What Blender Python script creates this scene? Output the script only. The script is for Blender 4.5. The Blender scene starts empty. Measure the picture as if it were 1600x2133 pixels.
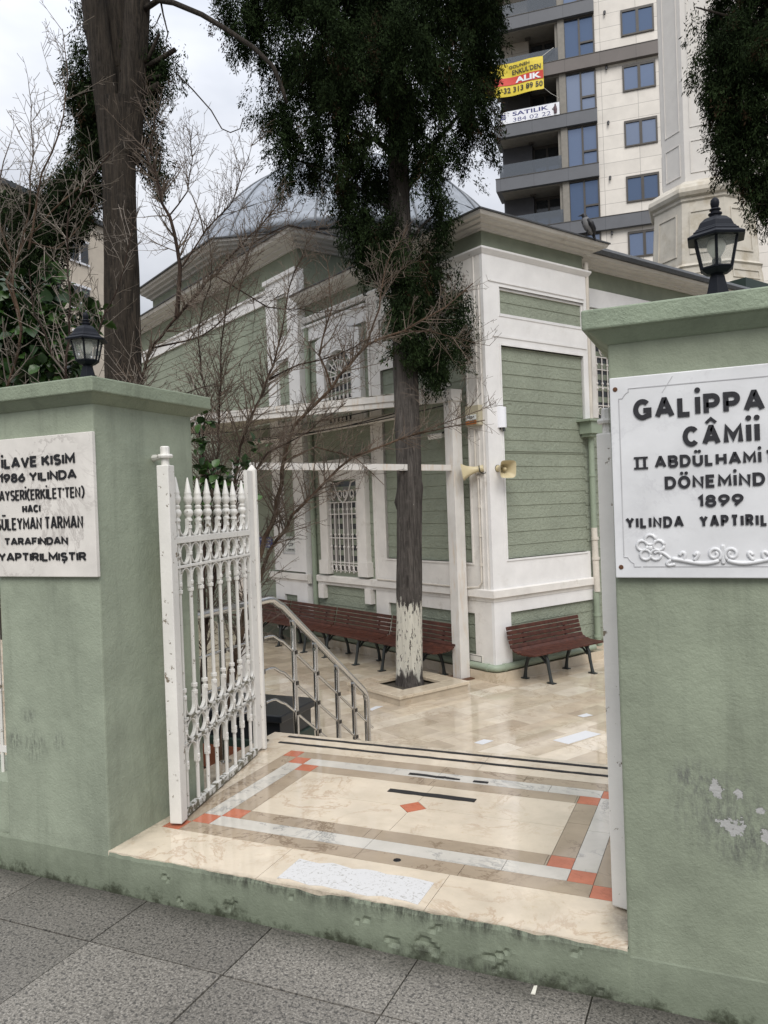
import bpy, math, random
import numpy as np
from mathutils import Vector, Matrix
rnd = random.Random(7); RS = np.random.RandomState(11)
SC = bpy.context.scene; COL = SC.collection
R = math.radians

# ------------------------------------------------------------------ camera
EYE = Vector((0, 0, 1.65)); YAW, PITCH, ROLL, FPX = R(23.80113), R(0.43423), R(2.08335), 1621.45
def _axes():
    fwd = Vector((-math.sin(YAW), math.cos(YAW), 0)); right = Vector((math.cos(YAW), math.sin(YAW), 0)); down = Vector((0, 0, -1))
    f2 = fwd*math.cos(PITCH) + down*math.sin(PITCH); d2 = down*math.cos(PITCH) - fwd*math.sin(PITCH)
    r3 = right*math.cos(ROLL) + d2*math.sin(ROLL); d3 = d2*math.cos(ROLL) - right*math.sin(ROLL)
    return r3, d3, f2
CR, CD, CF = _axes()
cam = bpy.data.cameras.new('camera'); camo = bpy.data.objects.new('camera', cam); COL.objects.link(camo)
camo.matrix_world = Matrix(((CR.x, -CD.x, -CF.x, EYE.x), (CR.y, -CD.y, -CF.y, EYE.y), (CR.z, -CD.z, -CF.z, EYE.z), (0, 0, 0, 1)))
cam.sensor_fit = 'HORIZONTAL'; cam.sensor_width = 36; cam.lens = 36*FPX/1600; cam.clip_start = .05; cam.clip_end = 2000
SC.camera = camo
def at(px, py, depth):          # a point seen at (px,py) of the 1600x2133 photo, at a given distance along the view axis
    return EYE + CF*depth + CR*((px-800)/FPX*depth) + CD*((py-1066.5)/FPX*depth)
def _ray(px, py): return CF + CR*((px-800)/FPX) + CD*((py-1066.5)/FPX)
def onY(px, py, Y): d = _ray(px, py); return EYE + d*(Y/d.y)
def onX(px, py, X): d = _ray(px, py); return EYE + d*(X/d.x)
def onZ(px, py, z): d = _ray(px, py); return EYE + d*((z-EYE.z)/d.z)

# ------------------------------------------------------------------ sky, sun, exposure
SUN_EL, SUN_AZ = R(46), math.atan2(.42, -.91)      # azimuth measured from +Y towards +X
W = bpy.data.worlds.new('World'); SC.world = W; W.use_nodes = True
nt = W.node_tree; nt.nodes.clear()
def N(nt, t, **kw):
    n = nt.nodes.new(t)
    for k, v in kw.items():
        if k in n.inputs: n.inputs[k].default_value = v
        else: setattr(n, k, v)
    return n
sky = N(nt, 'ShaderNodeTexSky', sky_type='NISHITA', sun_disc=False, sun_elevation=SUN_EL, sun_rotation=SUN_AZ)
tc = N(nt, 'ShaderNodeTexCoord'); sep = N(nt, 'ShaderNodeSeparateXYZ'); nt.links.new(tc.outputs['Generated'], sep.inputs[0])
mp = N(nt, 'ShaderNodeMapping'); mp.inputs['Scale'].default_value = (1, 1, 2.4); nt.links.new(tc.outputs['Generated'], mp.inputs[0])
nz = N(nt, 'ShaderNodeTexNoise', Scale=2.6, Detail=5.0, Roughness=.55); nt.links.new(mp.outputs[0], nz.inputs['Vector'])
cr = N(nt, 'ShaderNodeValToRGB'); nt.links.new(nz.outputs['Fac'], cr.inputs[0])
cr.color_ramp.elements[0].position = .33; cr.color_ramp.elements[0].color = (.58, .615, .69, 1)
cr.color_ramp.elements[1].position = .68; cr.color_ramp.elements[1].color = (.90, .92, .97, 1)
mr = N(nt, 'ShaderNodeMapRange'); nt.links.new(sep.outputs['Z'], mr.inputs['Value'])
for k, v in {'From Min': 0, 'From Max': 1, 'To Min': 3.75, 'To Max': 28.5}.items(): mr.inputs[k].default_value = v
vm = N(nt, 'ShaderNodeVectorMath', operation='SCALE'); nt.links.new(cr.outputs[0], vm.inputs[0]); nt.links.new(mr.outputs[0], vm.inputs['Scale'])
mx = N(nt, 'ShaderNodeMixRGB'); mx.inputs[0].default_value = .9; nt.links.new(sky.outputs[0], mx.inputs[1]); nt.links.new(vm.outputs[0], mx.inputs[2])
bg = N(nt, 'ShaderNodeBackground', Strength=.085); nt.links.new(mx.outputs[0], bg.inputs[0])
out = N(nt, 'ShaderNodeOutputWorld'); nt.links.new(bg.outputs[0], out.inputs[0])
sl = bpy.data.lights.new('sun', 'SUN'); sl.energy = 2.5; sl.angle = R(35); sl.color = (1, .96, .90)
so = bpy.data.objects.new('sun', sl); COL.objects.link(so)
sd = Vector((math.sin(SUN_AZ)*math.cos(SUN_EL), math.cos(SUN_AZ)*math.cos(SUN_EL), math.sin(SUN_EL)))
so.rotation_euler = sd.to_track_quat('Z', 'Y').to_euler()
SC.view_settings.view_transform = 'Standard'; SC.view_settings.look = 'None'; SC.view_settings.exposure = 0.0; SC.view_settings.gamma = 1
SC.render.engine = 'CYCLES'; SC.cycles.use_denoising = True; SC.cycles.max_bounces = 8; SC.cycles.transparent_max_bounces = 12

# ------------------------------------------------------------------ helpers
class MB:
    def __init__(s): s.v = []; s.f = []; s.m = []
    def add(s, vs, fs, m=0):
        o = len(s.v); s.v += [tuple(p) for p in vs]
        for f in fs: s.f.append(tuple(i+o for i in f)); s.m.append(m)
    def quad(s, a, b, c, d, m=0): s.add([a, b, c, d], [(0, 1, 2, 3)], m)
    def hexa(s, P, m=0):          # 8 points: bottom 4 ccw, top 4 ccw
        s.add(P, [(3, 2, 1, 0), (4, 5, 6, 7), (0, 1, 5, 4), (1, 2, 6, 5), (2, 3, 7, 6), (3, 0, 4, 7)], m)
    def box(s, x0, x1, y0, y1, z0, z1, m=0, F=None):
        P = [(x0, y0, z0), (x1, y0, z0), (x1, y1, z0), (x0, y1, z0), (x0, y0, z1), (x1, y0, z1), (x1, y1, z1), (x0, y1, z1)]
        s.hexa([F(*p) for p in P] if F else P, m)
    def tube(s, pts, rad, n=8, m=0, cap=True):
        pts = [Vector(p) for p in pts]
        if not hasattr(rad, '__len__'): rad = [rad]*len(pts)
        vs = []; up = None
        for i, p in enumerate(pts):
            t = (pts[min(i+1, len(pts)-1)] - pts[max(i-1, 0)])
            if t.length < 1e-9: t = Vector((0, 0, 1))
            t.normalize()
            if up is None: up = t.orthogonal().normalized()
            up = (up - t*up.dot(t)); up = up.normalized() if up.length > 1e-6 else t.orthogonal().normalized()
            w = t.cross(up)
            for k in range(n):
                a = 2*math.pi*k/n; vs.append(p + (up*math.cos(a) + w*math.sin(a))*rad[i])
        fs = []
        for i in range(len(pts)-1):
            for k in range(n):
                fs.append((i*n+k, i*n+(k+1) % n, (i+1)*n+(k+1) % n, (i+1)*n+k))
        if cap: fs.append(tuple(range(n-1, -1, -1))); fs.append(tuple((len(pts)-1)*n+k for k in range(n)))
        s.add(vs, fs, m)
    def lathe(s, prof, c=(0, 0, 0), n=12, m=0, rot=0, F=None, sm=1):
        vs = []; fs = []; c = Vector(c)
        for r, z in prof:
            for k in range(n):
                a = 2*math.pi*k/n + rot; p = (c.x + r*math.cos(a), c.y + r*math.sin(a), c.z + z); vs.append(F(*p) if F else p)
        for i in range(len(prof)-1):
            for k in range(n): fs.append((i*n+k, i*n+(k+1) % n, (i+1)*n+(k+1) % n, (i+1)*n+k))
        fs.append(tuple(range(n-1, -1, -1))); fs.append(tuple((len(prof)-1)*n+k for k in range(n)))
        s.add(vs, fs, m)
    def prism(s, poly, d0, d1, F, m=0):      # poly in (a,b), extruded along the frame's third axis
        n = len(poly); vs = [F(a, b, d0) for a, b in poly] + [F(a, b, d1) for a, b in poly]
        fs = [tuple(range(n-1, -1, -1)), tuple(range(n, 2*n))] + [(i, (i+1) % n, (i+1) % n+n, i+n) for i in range(n)]
        s.add(vs, fs, m)
    def build(s, name, mats, parent=None, smooth=False, bevel=0):
        me = bpy.data.meshes.new(name); me.from_pydata(s.v, [], s.f)
        mats = mats if isinstance(mats, (list, tuple)) else [mats]
        for x in mats: me.materials.append(x)
        if len(mats) > 1: me.polygons.foreach_set('material_index', s.m)
        if smooth: me.polygons.foreach_set('use_smooth', [True]*len(me.polygons))
        o = bpy.data.objects.new(name, me); COL.objects.link(o); o.parent = parent
        if smooth == 'auto':
            pass
        if bevel:
            b = o.modifiers.new('bevel', 'BEVEL'); b.width = bevel; b.segments = 2; b.limit_method = 'ANGLE'
        return o
def smooth_by_angle(o, deg=40):
    o.data.polygons.foreach_set('use_smooth', [True]*len(o.data.polygons)); o.data.set_sharp_from_angle(angle=R(deg)); return o
def tag(o, label=None, cat=None, group=None, kind=None):
    if label: o['label'] = label
    if cat: o['category'] = cat
    if group: o['group'] = group
    if kind: o['kind'] = kind
    return o
def thing(name, label, cat, loc=(0, 0, 0), group=None):
    o = bpy.data.objects.new(name, None); COL.objects.link(o); o.location = loc; o.empty_display_size = .2
    bpy.context.view_layer.update() if False else None
    return tag(o, label, cat, group)
def part(mb, name, mats, root, **k):          # geometry given in world space, hung under a root that stands at its own place
    L = Vector(root.location); P = root.parent
    while P is not None: L = L + Vector(P.location); P = P.parent
    mb.v = [(p[0]-L.x, p[1]-L.y, p[2]-L.z) for p in mb.v]
    return mb.build(name, mats, root, **k)
def frame(O, ex, ey, ez):
    O, ex, ey, ez = Vector(O), Vector(ex), Vector(ey), Vector(ez)
    return lambda a, b, c: O + ex*a + ey*b + ez*c
def npmesh(name, V, Fq, mats, parent=None, mi=None):      # numpy quads
    me = bpy.data.meshes.new(name); nv, nf = len(V), len(Fq); k = Fq.shape[1]
    me.vertices.add(nv); me.vertices.foreach_set('co', V.astype(np.float32).ravel())
    me.loops.add(nf*k); me.loops.foreach_set('vertex_index', Fq.astype(np.int32).ravel())
    me.polygons.add(nf); me.polygons.foreach_set('loop_start', np.arange(0, nf*k, k, dtype=np.int32))
    for x in mats: me.materials.append(x)
    if mi is not None: me.polygons.foreach_set('material_index', mi.astype(np.int32))
    me.update(); me.validate()
    o = bpy.data.objects.new(name, me); COL.objects.link(o); o.parent = parent
    return o
def text(body, width, height, bold=.0, depth=.004):        # letters as solids: verts, faces in the xy plane, lower left at 0,0
    cu = bpy.data.curves.new('lettering', 'FONT'); cu.body = body; cu.size = 1; cu.offset = bold; cu.resolution_u = 3
    o = bpy.data.objects.new('lettering', cu); COL.objects.link(o); bpy.context.view_layer.update()
    me = bpy.data.meshes.new_from_object(o.evaluated_get(bpy.context.evaluated_depsgraph_get()))
    V = np.array([v.co[:] for v in me.vertices]); Fs = [tuple(p.vertices) for p in me.polygons]
    bpy.data.objects.remove(o); bpy.data.curves.remove(cu)
    E = {}
    for f in Fs:
        for i in range(len(f)): E[(f[i], f[(i+1) % len(f)])] = 1
    bpy.data.meshes.remove(me)
    x0, x1 = V[:, 0].min(), V[:, 0].max(); cap = .729
    sx = width/(x1-x0); sy = height/cap
    n = len(V)
    P = [((x-x0)*sx, y*sy, depth) for x, y, z in V] + [((x-x0)*sx, y*sy, 0) for x, y, z in V]
    fs = list(Fs) + [(a, a+n, b+n, b) for (a, b) in E if (b, a) not in E]
    return P, fs
def put_text(mb, F, body, x, y, w, h, bold=.02, depth=.004, m=0):
    P, fs = text(body, w, h, bold, depth); mb.add([F(x+p[0], y+p[1], p[2]) for p in P], fs, m)

# block capitals cut as strokes: unit height, own width
def _arc(cx, cy, rx, ry, a0, a1, n=10): return [(cx+rx*math.cos(R(a0+(a1-a0)*i/n)), cy+ry*math.sin(R(a0+(a1-a0)*i/n))) for i in range(n+1)]
_O = lambda w: _arc(w/2, .5, w/2, .5, 90, 450, 22)
GL = {'A': (.78, [[(0, 0), (.36, 1), (.42, 1), (.78, 0)], [(.13, .30), (.65, .30)]]), 'B': (.62, [[(0, 0), (0, 1), (.36, 1)]+_arc(.36, .77, .22, .23, 90, -90)+[(.0, .54)], [(.36, .54)]+_arc(.38, .27, .24, .27, 90, -90)+[(0, 0)]]),
 'C': (.68, [_arc(.36, .5, .36, .5, 42, 318, 18)]), 'D': (.68, [[(0, 0), (0, 1), (.30, 1)]+_arc(.30, .5, .38, .5, 90, -90, 14)+[(0, 0)]]), 'E': (.55, [[(.55, 1), (0, 1), (0, 0), (.55, 0)], [(0, .52), (.48, .52)]]), 'F': (.55, [[(.55, 1), (0, 1), (0, 0)], [(0, .50), (.46, .50)]]),
 'G': (.74, [_arc(.37, .5, .37, .5, 45, 300, 18)+[(.72, .12), (.72, .44), (.42, .44)]]), 'H': (.66, [[(0, 0), (0, 1)], [(.66, 0), (.66, 1)], [(0, .5), (.66, .5)]]), 'I': (.0, [[(0, 0), (0, 1)]]), 'K': (.66, [[(0, 0), (0, 1)], [(.62, 1), (.05, .45)], [(.22, .60), (.66, 0)]]),
 'L': (.50, [[(0, 1), (0, 0), (.50, 0)]]), 'M': (.82, [[(0, 0), (0, 1), (.41, .28), (.82, 1), (.82, 0)]]), 'N': (.66, [[(0, 0), (0, 1), (.66, 0), (.66, 1)]]), 'O': (.76, [_O(.76)]), 'P': (.58, [[(0, 0), (0, 1), (.32, 1)]+_arc(.32, .73, .26, .27, 90, -90)+[(0, .46)]]),
 'R': (.62, [[(0, 0), (0, 1), (.34, 1)]+_arc(.34, .75, .24, .25, 90, -90)+[(0, .50)], [(.28, .50), (.62, 0)]]), 'S': (.60, [_arc(.30, .745, .28, .255, 35, 270, 12)+_arc(.30, .25, .29, .25, 90, -145, 12)[1:]]), 'T': (.64, [[(0, 1), (.64, 1)], [(.32, 1), (.32, 0)]]),
 'U': (.64, [[(0, 1), (0, .32)]+_arc(.32, .32, .32, .32, 180, 360, 12)+[(.64, 1)]]), 'V': (.72, [[(0, 1), (.33, 0), (.39, 0), (.72, 1)]]), 'Y': (.70, [[(0, 1), (.35, .48), (.70, 1)], [(.35, .5), (.35, 0)]]),
 '1': (.20, [[(0, .78), (.20, 1), (.20, 0)]]), '2': (.56, [_arc(.28, .72, .28, .28, 165, -25, 10)+[(0, 0), (.56, 0)]]), '6': (.58, [_arc(.29, .30, .29, .30, 90, 450, 16), [(.46, 1), (.10, .52), (.02, .32)]]), '8': (.56, [_arc(.28, .76, .23, .24, -90, 270, 14), _arc(.28, .27, .28, .27, 90, 450, 16)]),
 '9': (.58, [_arc(.29, .70, .29, .30, -90, 270, 16), [(.12, 0), (.48, .48), (.56, .68)]]), "'": (.0, [[(0, .78), (0, 1)]]), '(': (.38, [_arc(.55, .5, .55, .66, 110, 250, 10)]), ')': (.38, [_arc(-.17, .5, .55, .66, 70, -70, 10)]), ' ': (.30, [])}
def glyph(ch):
    sp = {'\u0130': ('I', 1), '\u00dc': ('U', 2), '\u00d6': ('O', 2), '\u015e': ('S', 3), '\u00c7': ('C', 3), '\u00c2': ('A', 4)}
    if ch not in sp: return GL[ch]+(0,)
    b, k = sp[ch]; return GL[b]+(k,)
def ribbon(mb, P, w, F, z0, z1, m=0):
    n = len(P); closed = n > 3 and abs(P[0][0]-P[-1][0])+abs(P[0][1]-P[-1][1]) < 1e-6; P = [Vector(p) for p in P]
    if closed: P = P[:-1]; n -= 1
    Ls = []
    for i in range(n):
        d = []
        if i > 0 or closed: d.append((P[i]-P[i-1]).normalized())
        if i < n-1 or closed: d.append((P[(i+1) % n]-P[i]).normalized())
        ns = [Vector((-t.y, t.x)) for t in d]
        o = ns[0] if len(ns) == 1 else (ns[0]+ns[1])/max(.45, 1+ns[0].dot(ns[1])); Ls.append((P[i]+o*w/2, P[i]-o*w/2))
    vs = []
    for a, b in Ls: vs += [F(a.x, a.y, z1), F(b.x, b.y, z1), F(a.x, a.y, z0), F(b.x, b.y, z0)]
    fs = []
    for i in range(n if closed else n-1):
        j = (i+1) % n; a, b = 4*i, 4*j; fs += [(a, a+1, b+1, b), (a+2, a, b, b+2), (a+1, a+3, b+3, b+1)]
    if not closed: fs += [(0, 2, 3, 1), (4*n-4, 4*n-3, 4*n-1, 4*n-2)]
    mb.add(vs, fs, m)
def block_text(mb, F, s, x, y, w, h, sw=.23, depth=.004, gap=.13):      # fit s into width w, height h
    st = sw*h; g = gap*h; Gs = [glyph(ch) for ch in s]; n = len(s)
    fix = sum(0 if ch == ' ' else st for ch in s)+g*(n-1); kx = (w-fix)/max(1e-6, sum(q[0] for q in Gs)) if any(q[0] for q in Gs) else 1; xx = x
    for ch, (gw, strokes, acc) in zip(s, Gs):
        x0 = xx+(0 if ch == ' ' else st/2); xx += gw*kx+(0 if ch == ' ' else st)+g; G = lambda a, b: (x0+a*kx, y+st/2+b*(h-st))
        for q, S in enumerate(strokes): ribbon(mb, [G(*p_) for p_ in S], st, F, 0, depth+.00015*q)
        dot = lambda cx, cy: mb.add([F(cx+st*.56*math.cos(R(t)), cy+st*.56*math.sin(R(t)), zz) for zz in (0, depth) for t in range(0, 360, 36)], [tuple(range(10, 20))]+[(i, (i+1) % 10, 10+(i+1) % 10, 10+i) for i in range(10)])
        cx = x0+gw*kx/2
        if acc == 1: dot(cx, y+h*1.20)
        if acc == 2: dot(cx-gw*kx*.24, y+h*1.20); dot(cx+gw*kx*.24, y+h*1.20)
        if acc == 3: ribbon(mb, [(cx, y), (cx+.02*h, y-.13*h), (cx-.10*h, y-.20*h)], st*.55, F, 0, depth*.96)
        if acc == 4: ribbon(mb, [(cx-.22*h, y+h*1.10), (cx, y+h*1.30), (cx+.22*h, y+h*1.10)], st*.6, F, 0, depth*.96)

# ------------------------------------------------------------------ materials
MATS = {}
def lk(nt, a, b): nt.links.new(a, b)
def newmat(name):
    m = bpy.data.materials.new(name); m.use_nodes = True; nt = m.node_tree; b = nt.nodes['Principled BSDF']; MATS[name] = m
    return m, nt, b
def noise(nt, scale, detail=4, rough=.55, vec=None, dist=0):
    n = N(nt, 'ShaderNodeTexNoise', Scale=scale, Detail=detail, Roughness=rough, Distortion=dist)
    if vec is None: vec = nt.nodes.get('OBJ') or obj_coord(nt)
    lk(nt, vec.outputs[0] if hasattr(vec, 'outputs') else vec, n.inputs['Vector']); return n
def obj_coord(nt):
    t = N(nt, 'ShaderNodeNewGeometry'); t.name = 'OBJ'; return t      # world position
def ramp(nt, fac, stops):
    r = N(nt, 'ShaderNodeValToRGB'); e = r.color_ramp.elements
    while len(e) < len(stops): e.new(.5)
    for i, (p, c) in enumerate(stops): e[i].position = p; e[i].color = (*c, 1) if len(c) == 3 else c
    lk(nt, fac, r.inputs[0]); return r
def mix(nt, fac, a, b, mode='MIX'):
    m = N(nt, 'ShaderNodeMixRGB', blend_type=mode)
    for i, x in enumerate((fac, a, b)):
        if hasattr(x, 'is_linked') or hasattr(x, 'links'): lk(nt, x, m.inputs[i])
        elif isinstance(x, (int, float)): m.inputs[i].default_value = x
        else: m.inputs[i].default_value = (*x, 1)
    return m.outputs[0]
def math_(nt, op, a, b=None, clamp=False):
    m = N(nt, 'ShaderNodeMath', operation=op, use_clamp=clamp)
    for i, x in enumerate((a, b)):
        if x is None: continue
        if isinstance(x, (int, float)): m.inputs[i].default_value = x
        else: lk(nt, x, m.inputs[i])
    return m.outputs[0]
def bump(nt, b, h, strength, dist=.01, prev=None):
    n = N(nt, 'ShaderNodeBump', Strength=strength, Distance=dist); lk(nt, h, n.inputs['Height'])
    if prev is not None: lk(nt, prev.outputs[0], n.inputs['Normal'])
    lk(nt, n.outputs[0], b.inputs['Normal']); return n
def mul(c, k): return tuple(min(1, x*k) for x in c)
def simple(name, c, rough=.6, var=.12, scale=4, bs=80, bst=.15, metal=0, spec=.4, bd=.004, dirt=None, dscale=2.5, dlo=.55, dhi=.75, sub=0):
    m, nt, b = newmat(name)
    n = noise(nt, scale, 5, .6); col = ramp(nt, n.outputs['Fac'], [(.3, mul(c, 1-var)), (.7, mul(c, 1+var))]).outputs[0]
    if dirt:
        d = noise(nt, dscale, 6, .7); f = ramp(nt, d.outputs['Fac'], [(dlo, (0, 0, 0)), (dhi, (1, 1, 1))]); col = mix(nt, f.outputs[0], col, dirt)
    lk(nt, col, b.inputs['Base Color'])
    b.inputs['Roughness'].default_value = rough; b.inputs['Metallic'].default_value = metal; b.inputs['Specular IOR Level'].default_value = spec
    if bst: bump(nt, b, noise(nt, bs, 4, .6).outputs['Fac'], bst, bd)
    return m
def blob(nt, c, r, soft=.35):      # 1 inside an ellipsoid around a world point, fading at its rim
    g = nt.nodes.get('OBJ') or obj_coord(nt)
    s = N(nt, 'ShaderNodeVectorMath', operation='SUBTRACT'); lk(nt, g.outputs[0], s.inputs[0]); s.inputs[1].default_value = c
    d = N(nt, 'ShaderNodeVectorMath', operation='DIVIDE'); lk(nt, s.outputs[0], d.inputs[0]); d.inputs[1].default_value = r
    l = N(nt, 'ShaderNodeVectorMath', operation='LENGTH'); lk(nt, d.outputs[0], l.inputs[0])
    q = N(nt, 'ShaderNodeMapRange'); lk(nt, l.outputs['Value'], q.inputs['Value'])
    for k, v in {'From Min': 1-soft, 'From Max': 1, 'To Min': 1, 'To Max': 0}.items(): q.inputs[k].default_value = v
    return q.outputs[0]
mul2 = lambda c, k: tuple(x*k for x in c)
GREEN = (.235, .315, .225)
def plaster(name, c, marks=(), chips=(), low=True, rough=.62, cracks=.25, bs=1.0, mk_sc=(60, 60, 20)):
    m, nt, b = newmat(name)
    col = ramp(nt, noise(nt, 1.3, 6, .65).outputs['Fac'], [(.3, mul(c, .80)), (.52, c), (.75, mul(c, 1.14))]).outputs[0]
    col = mix(nt, ramp(nt, noise(nt, 9, 5, .7).outputs['Fac'], [(.35, (.86,)*3), (.65, (1.06,)*3)]).outputs[0], col, col, 'MULTIPLY') if False else col
    # streaky weathering running down
    g = nt.nodes.get('OBJ'); st = N(nt, 'ShaderNodeMapping'); st.inputs['Scale'].default_value = (9, 9, .9); lk(nt, g.outputs[0], st.inputs[0])
    sn = noise(nt, 1.0, 6, .7, st); f = ramp(nt, sn.outputs['Fac'], [(.50, (0, 0, 0)), (.78, (.65, .65, .65))]).outputs[0]
    col = mix(nt, f, col, mul(c, .62)); col = mix(nt, 1.0, col, ramp(nt, noise(nt, 5, 6, .7).outputs['Fac'], [(.35, (.90,)*3), (.65, (1.06,)*3)]).outputs[0], 'MULTIPLY')
    if low:   # splash zone near the pavement: darker, dirtier, mossy at the very foot
        sp = N(nt, 'ShaderNodeSeparateXYZ'); lk(nt, g.outputs[0], sp.inputs[0])
        h = math_(nt, 'ADD', sp.outputs['Z'], math_(nt, 'MULTIPLY', math_(nt, 'SUBTRACT', noise(nt, 7, 6, .75).outputs['Fac'], .5), .34))
        q = N(nt, 'ShaderNodeMapRange'); lk(nt, h, q.inputs['Value'])
        for k, v in {'From Min': .0, 'From Max': .13, 'To Min': .5, 'To Max': 0}.items(): q.inputs[k].default_value = v
        col = mix(nt, q.outputs[0], col, (.105, .125, .085))
        q2 = N(nt, 'ShaderNodeMapRange'); lk(nt, h, q2.inputs['Value'])
        for k, v in {'From Min': -.02, 'From Max': .03, 'To Min': .9, 'To Max': 0}.items(): q2.inputs[k].default_value = v
        col = mix(nt, q2.outputs[0], col, (.028, .032, .018))
    for (p, r, dark) in marks:
        mk = math_(nt, 'MULTIPLY', blob(nt, p, r, .8), ramp(nt, noise(nt, 1, 6, .75, st2(nt, mk_sc)).outputs['Fac'], [(.42, (0, 0, 0)), (.68, (1, 1, 1))]).outputs[0])
        col = mix(nt, mk, col, dark)
    hgt = None
    for (p, r) in chips:
        ck = ramp(nt, math_(nt, 'ADD', blob(nt, p, r, .98), math_(nt, 'MULTIPLY', math_(nt, 'SUBTRACT', noise(nt, 42, 4, .65).outputs['Fac'], .5), 2.2)), [(.40, (0, 0, 0)), (.43, (1, 1, 1))]).outputs[0]
        ck = math_(nt, 'MULTIPLY', ck, ramp(nt, blob(nt, p, mul2(r, 1.5), .98), [(.12, (0, 0, 0)), (.2, (1, 1, 1))]).outputs[0])
        col = mix(nt, ck, col, (.36, .36, .35)); hgt = ck if hgt is None else math_(nt, 'MAXIMUM', hgt, ck)
    lk(nt, col, b.inputs['Base Color']); b.inputs['Roughness'].default_value = rough; b.inputs['Specular IOR Level'].default_value = .35
    b1 = bump(nt, b, noise(nt, 6, 5, .6).outputs['Fac'], .28*bs, .03)
    b2 = bump(nt, b, noise(nt, 95, 5, .65).outputs['Fac'], .45*bs, .006, b1)
    b3 = bump(nt, b, ramp(nt, noise(nt, 11, 3, .5, None, 1.6).outputs['Fac'], [(.485, (1, 1, 1)), (.5, (0, 0, 0)), (.515, (1, 1, 1))]).outputs[0], cracks*.35, .004, b2)
    if hgt is not None: bump(nt, b, math_(nt, 'SUBTRACT', 1.0, hgt), .8, .012, b3)
    return m
def st2(nt, sc):
    g = nt.nodes.get('OBJ') or obj_coord(nt)
    s = N(nt, 'ShaderNodeMapping'); s.inputs['Scale'].default_value = sc; lk(nt, g.outputs[0], s.inputs[0]); return s
def marble(name, c, vein, rough=.16, vs=2.2, var=.08, spots=None, bst=.03, vein_amt=.65, spec=.75, grime=False):
    m, nt, b = newmat(name)
    col = ramp(nt, noise(nt, 5, 5, .6).outputs['Fac'], [(.3, mul(c, 1-var)), (.7, mul(c, 1+var))]).outputs[0]
    vn = noise(nt, vs, 8, .68, None, .5)
    f = ramp(nt, vn.outputs['Fac'], [(.475, (0, 0, 0)), (.5, (vein_amt,)*3), (.525, (0, 0, 0))]).outputs[0]
    f = math_(nt, 'MULTIPLY', f, ramp(nt, noise(nt, vs*.9, 3, .5).outputs['Fac'], [(.42, (0, 0, 0)), (.6, (1, 1, 1))]).outputs[0])
    col = mix(nt, f, col, vein)
    if spots:
        s = ramp(nt, noise(nt, 16, 5, .7, None, .6).outputs['Fac'], [(.6, (0, 0, 0)), (.72, (.7, .7, .7))]).outputs[0]; col = mix(nt, s, col, spots)
    if grime:      # dirt tracked in at the posts and along the edges of the entrance, plus faint general soiling
        gm = ramp(nt, noise(nt, 13, 6, .75).outputs['Fac'], [(.36, (0, 0, 0)), (.66, (1, 1, 1))]).outputs[0]
        for p, r_ in (((-.36, 2.78, .18), (.09, .22, .1)), ((-2.60, 3.5, .18), (.20, .75, .1)), ((-2.53, 2.9, .18), (.07, .4, .1)), ((-1.4, 2.60, .18), (1.2, .04, .1)), ((-1.6, 4.42, .18), (1.3, .10, .1))):
            col = mix(nt, math_(nt, 'MULTIPLY', math_(nt, 'MULTIPLY', blob(nt, p, r_, .9), gm), .8), col, (.10, .085, .062))
        col = mix(nt, math_(nt, 'MULTIPLY', ramp(nt, noise(nt, 2.2, 6, .7, None, .5).outputs['Fac'], [(.5, (0, 0, 0)), (.75, (1, 1, 1))]).outputs[0], .32), col, mul(c, .55))
    lk(nt, col, b.inputs['Base Color']); b.inputs['Specular IOR Level'].default_value = spec
    rr = N(nt, 'ShaderNodeMapRange'); lk(nt, noise(nt, 3, 5, .6).outputs['Fac'], rr.inputs['Value'])
    for k, v in {'From Min': .3, 'From Max': .7, 'To Min': rough*.6, 'To Max': rough*1.7}.items(): rr.inputs[k].default_value = v
    lk(nt, rr.outputs[0], b.inputs['Roughness'])
    if bst: bump(nt, b, noise(nt, 6, 2, .5).outputs['Fac'], bst*.6, .01)
    return m
def painted(name, c, chip=(.30, .22, .15), lo=.66, hi=.70, rough=.5, scale=16, bst=.25, stain=None, spec=.4):
    m, nt, b = newmat(name)
    col = ramp(nt, noise(nt, 3, 5, .6).outputs['Fac'], [(.3, mul(c, .88)), (.7, mul(c, 1.06))]).outputs[0]
    if stain:
        f = ramp(nt, noise(nt, 1, 6, .7, st2(nt, (14, 14, 2.2))).outputs['Fac'], [(.52, (0, 0, 0)), (.78, (.75, .75, .75))]).outputs[0]; col = mix(nt, f, col, stain)
    f = ramp(nt, noise(nt, scale, 6, .7).outputs['Fac'], [(lo, (0, 0, 0)), (hi, (1, 1, 1))]).outputs[0]
    col = mix(nt, f, col, chip); lk(nt, col, b.inputs['Base Color']); b.inputs['Roughness'].default_value = rough; b.inputs['Specular IOR Level'].default_value = spec
    b1 = bump(nt, b, noise(nt, 60, 4, .6).outputs['Fac'], bst, .004); bump(nt, b, math_(nt, 'SUBTRACT', 1.0, f), .5, .004, b1)
    return m
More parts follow.
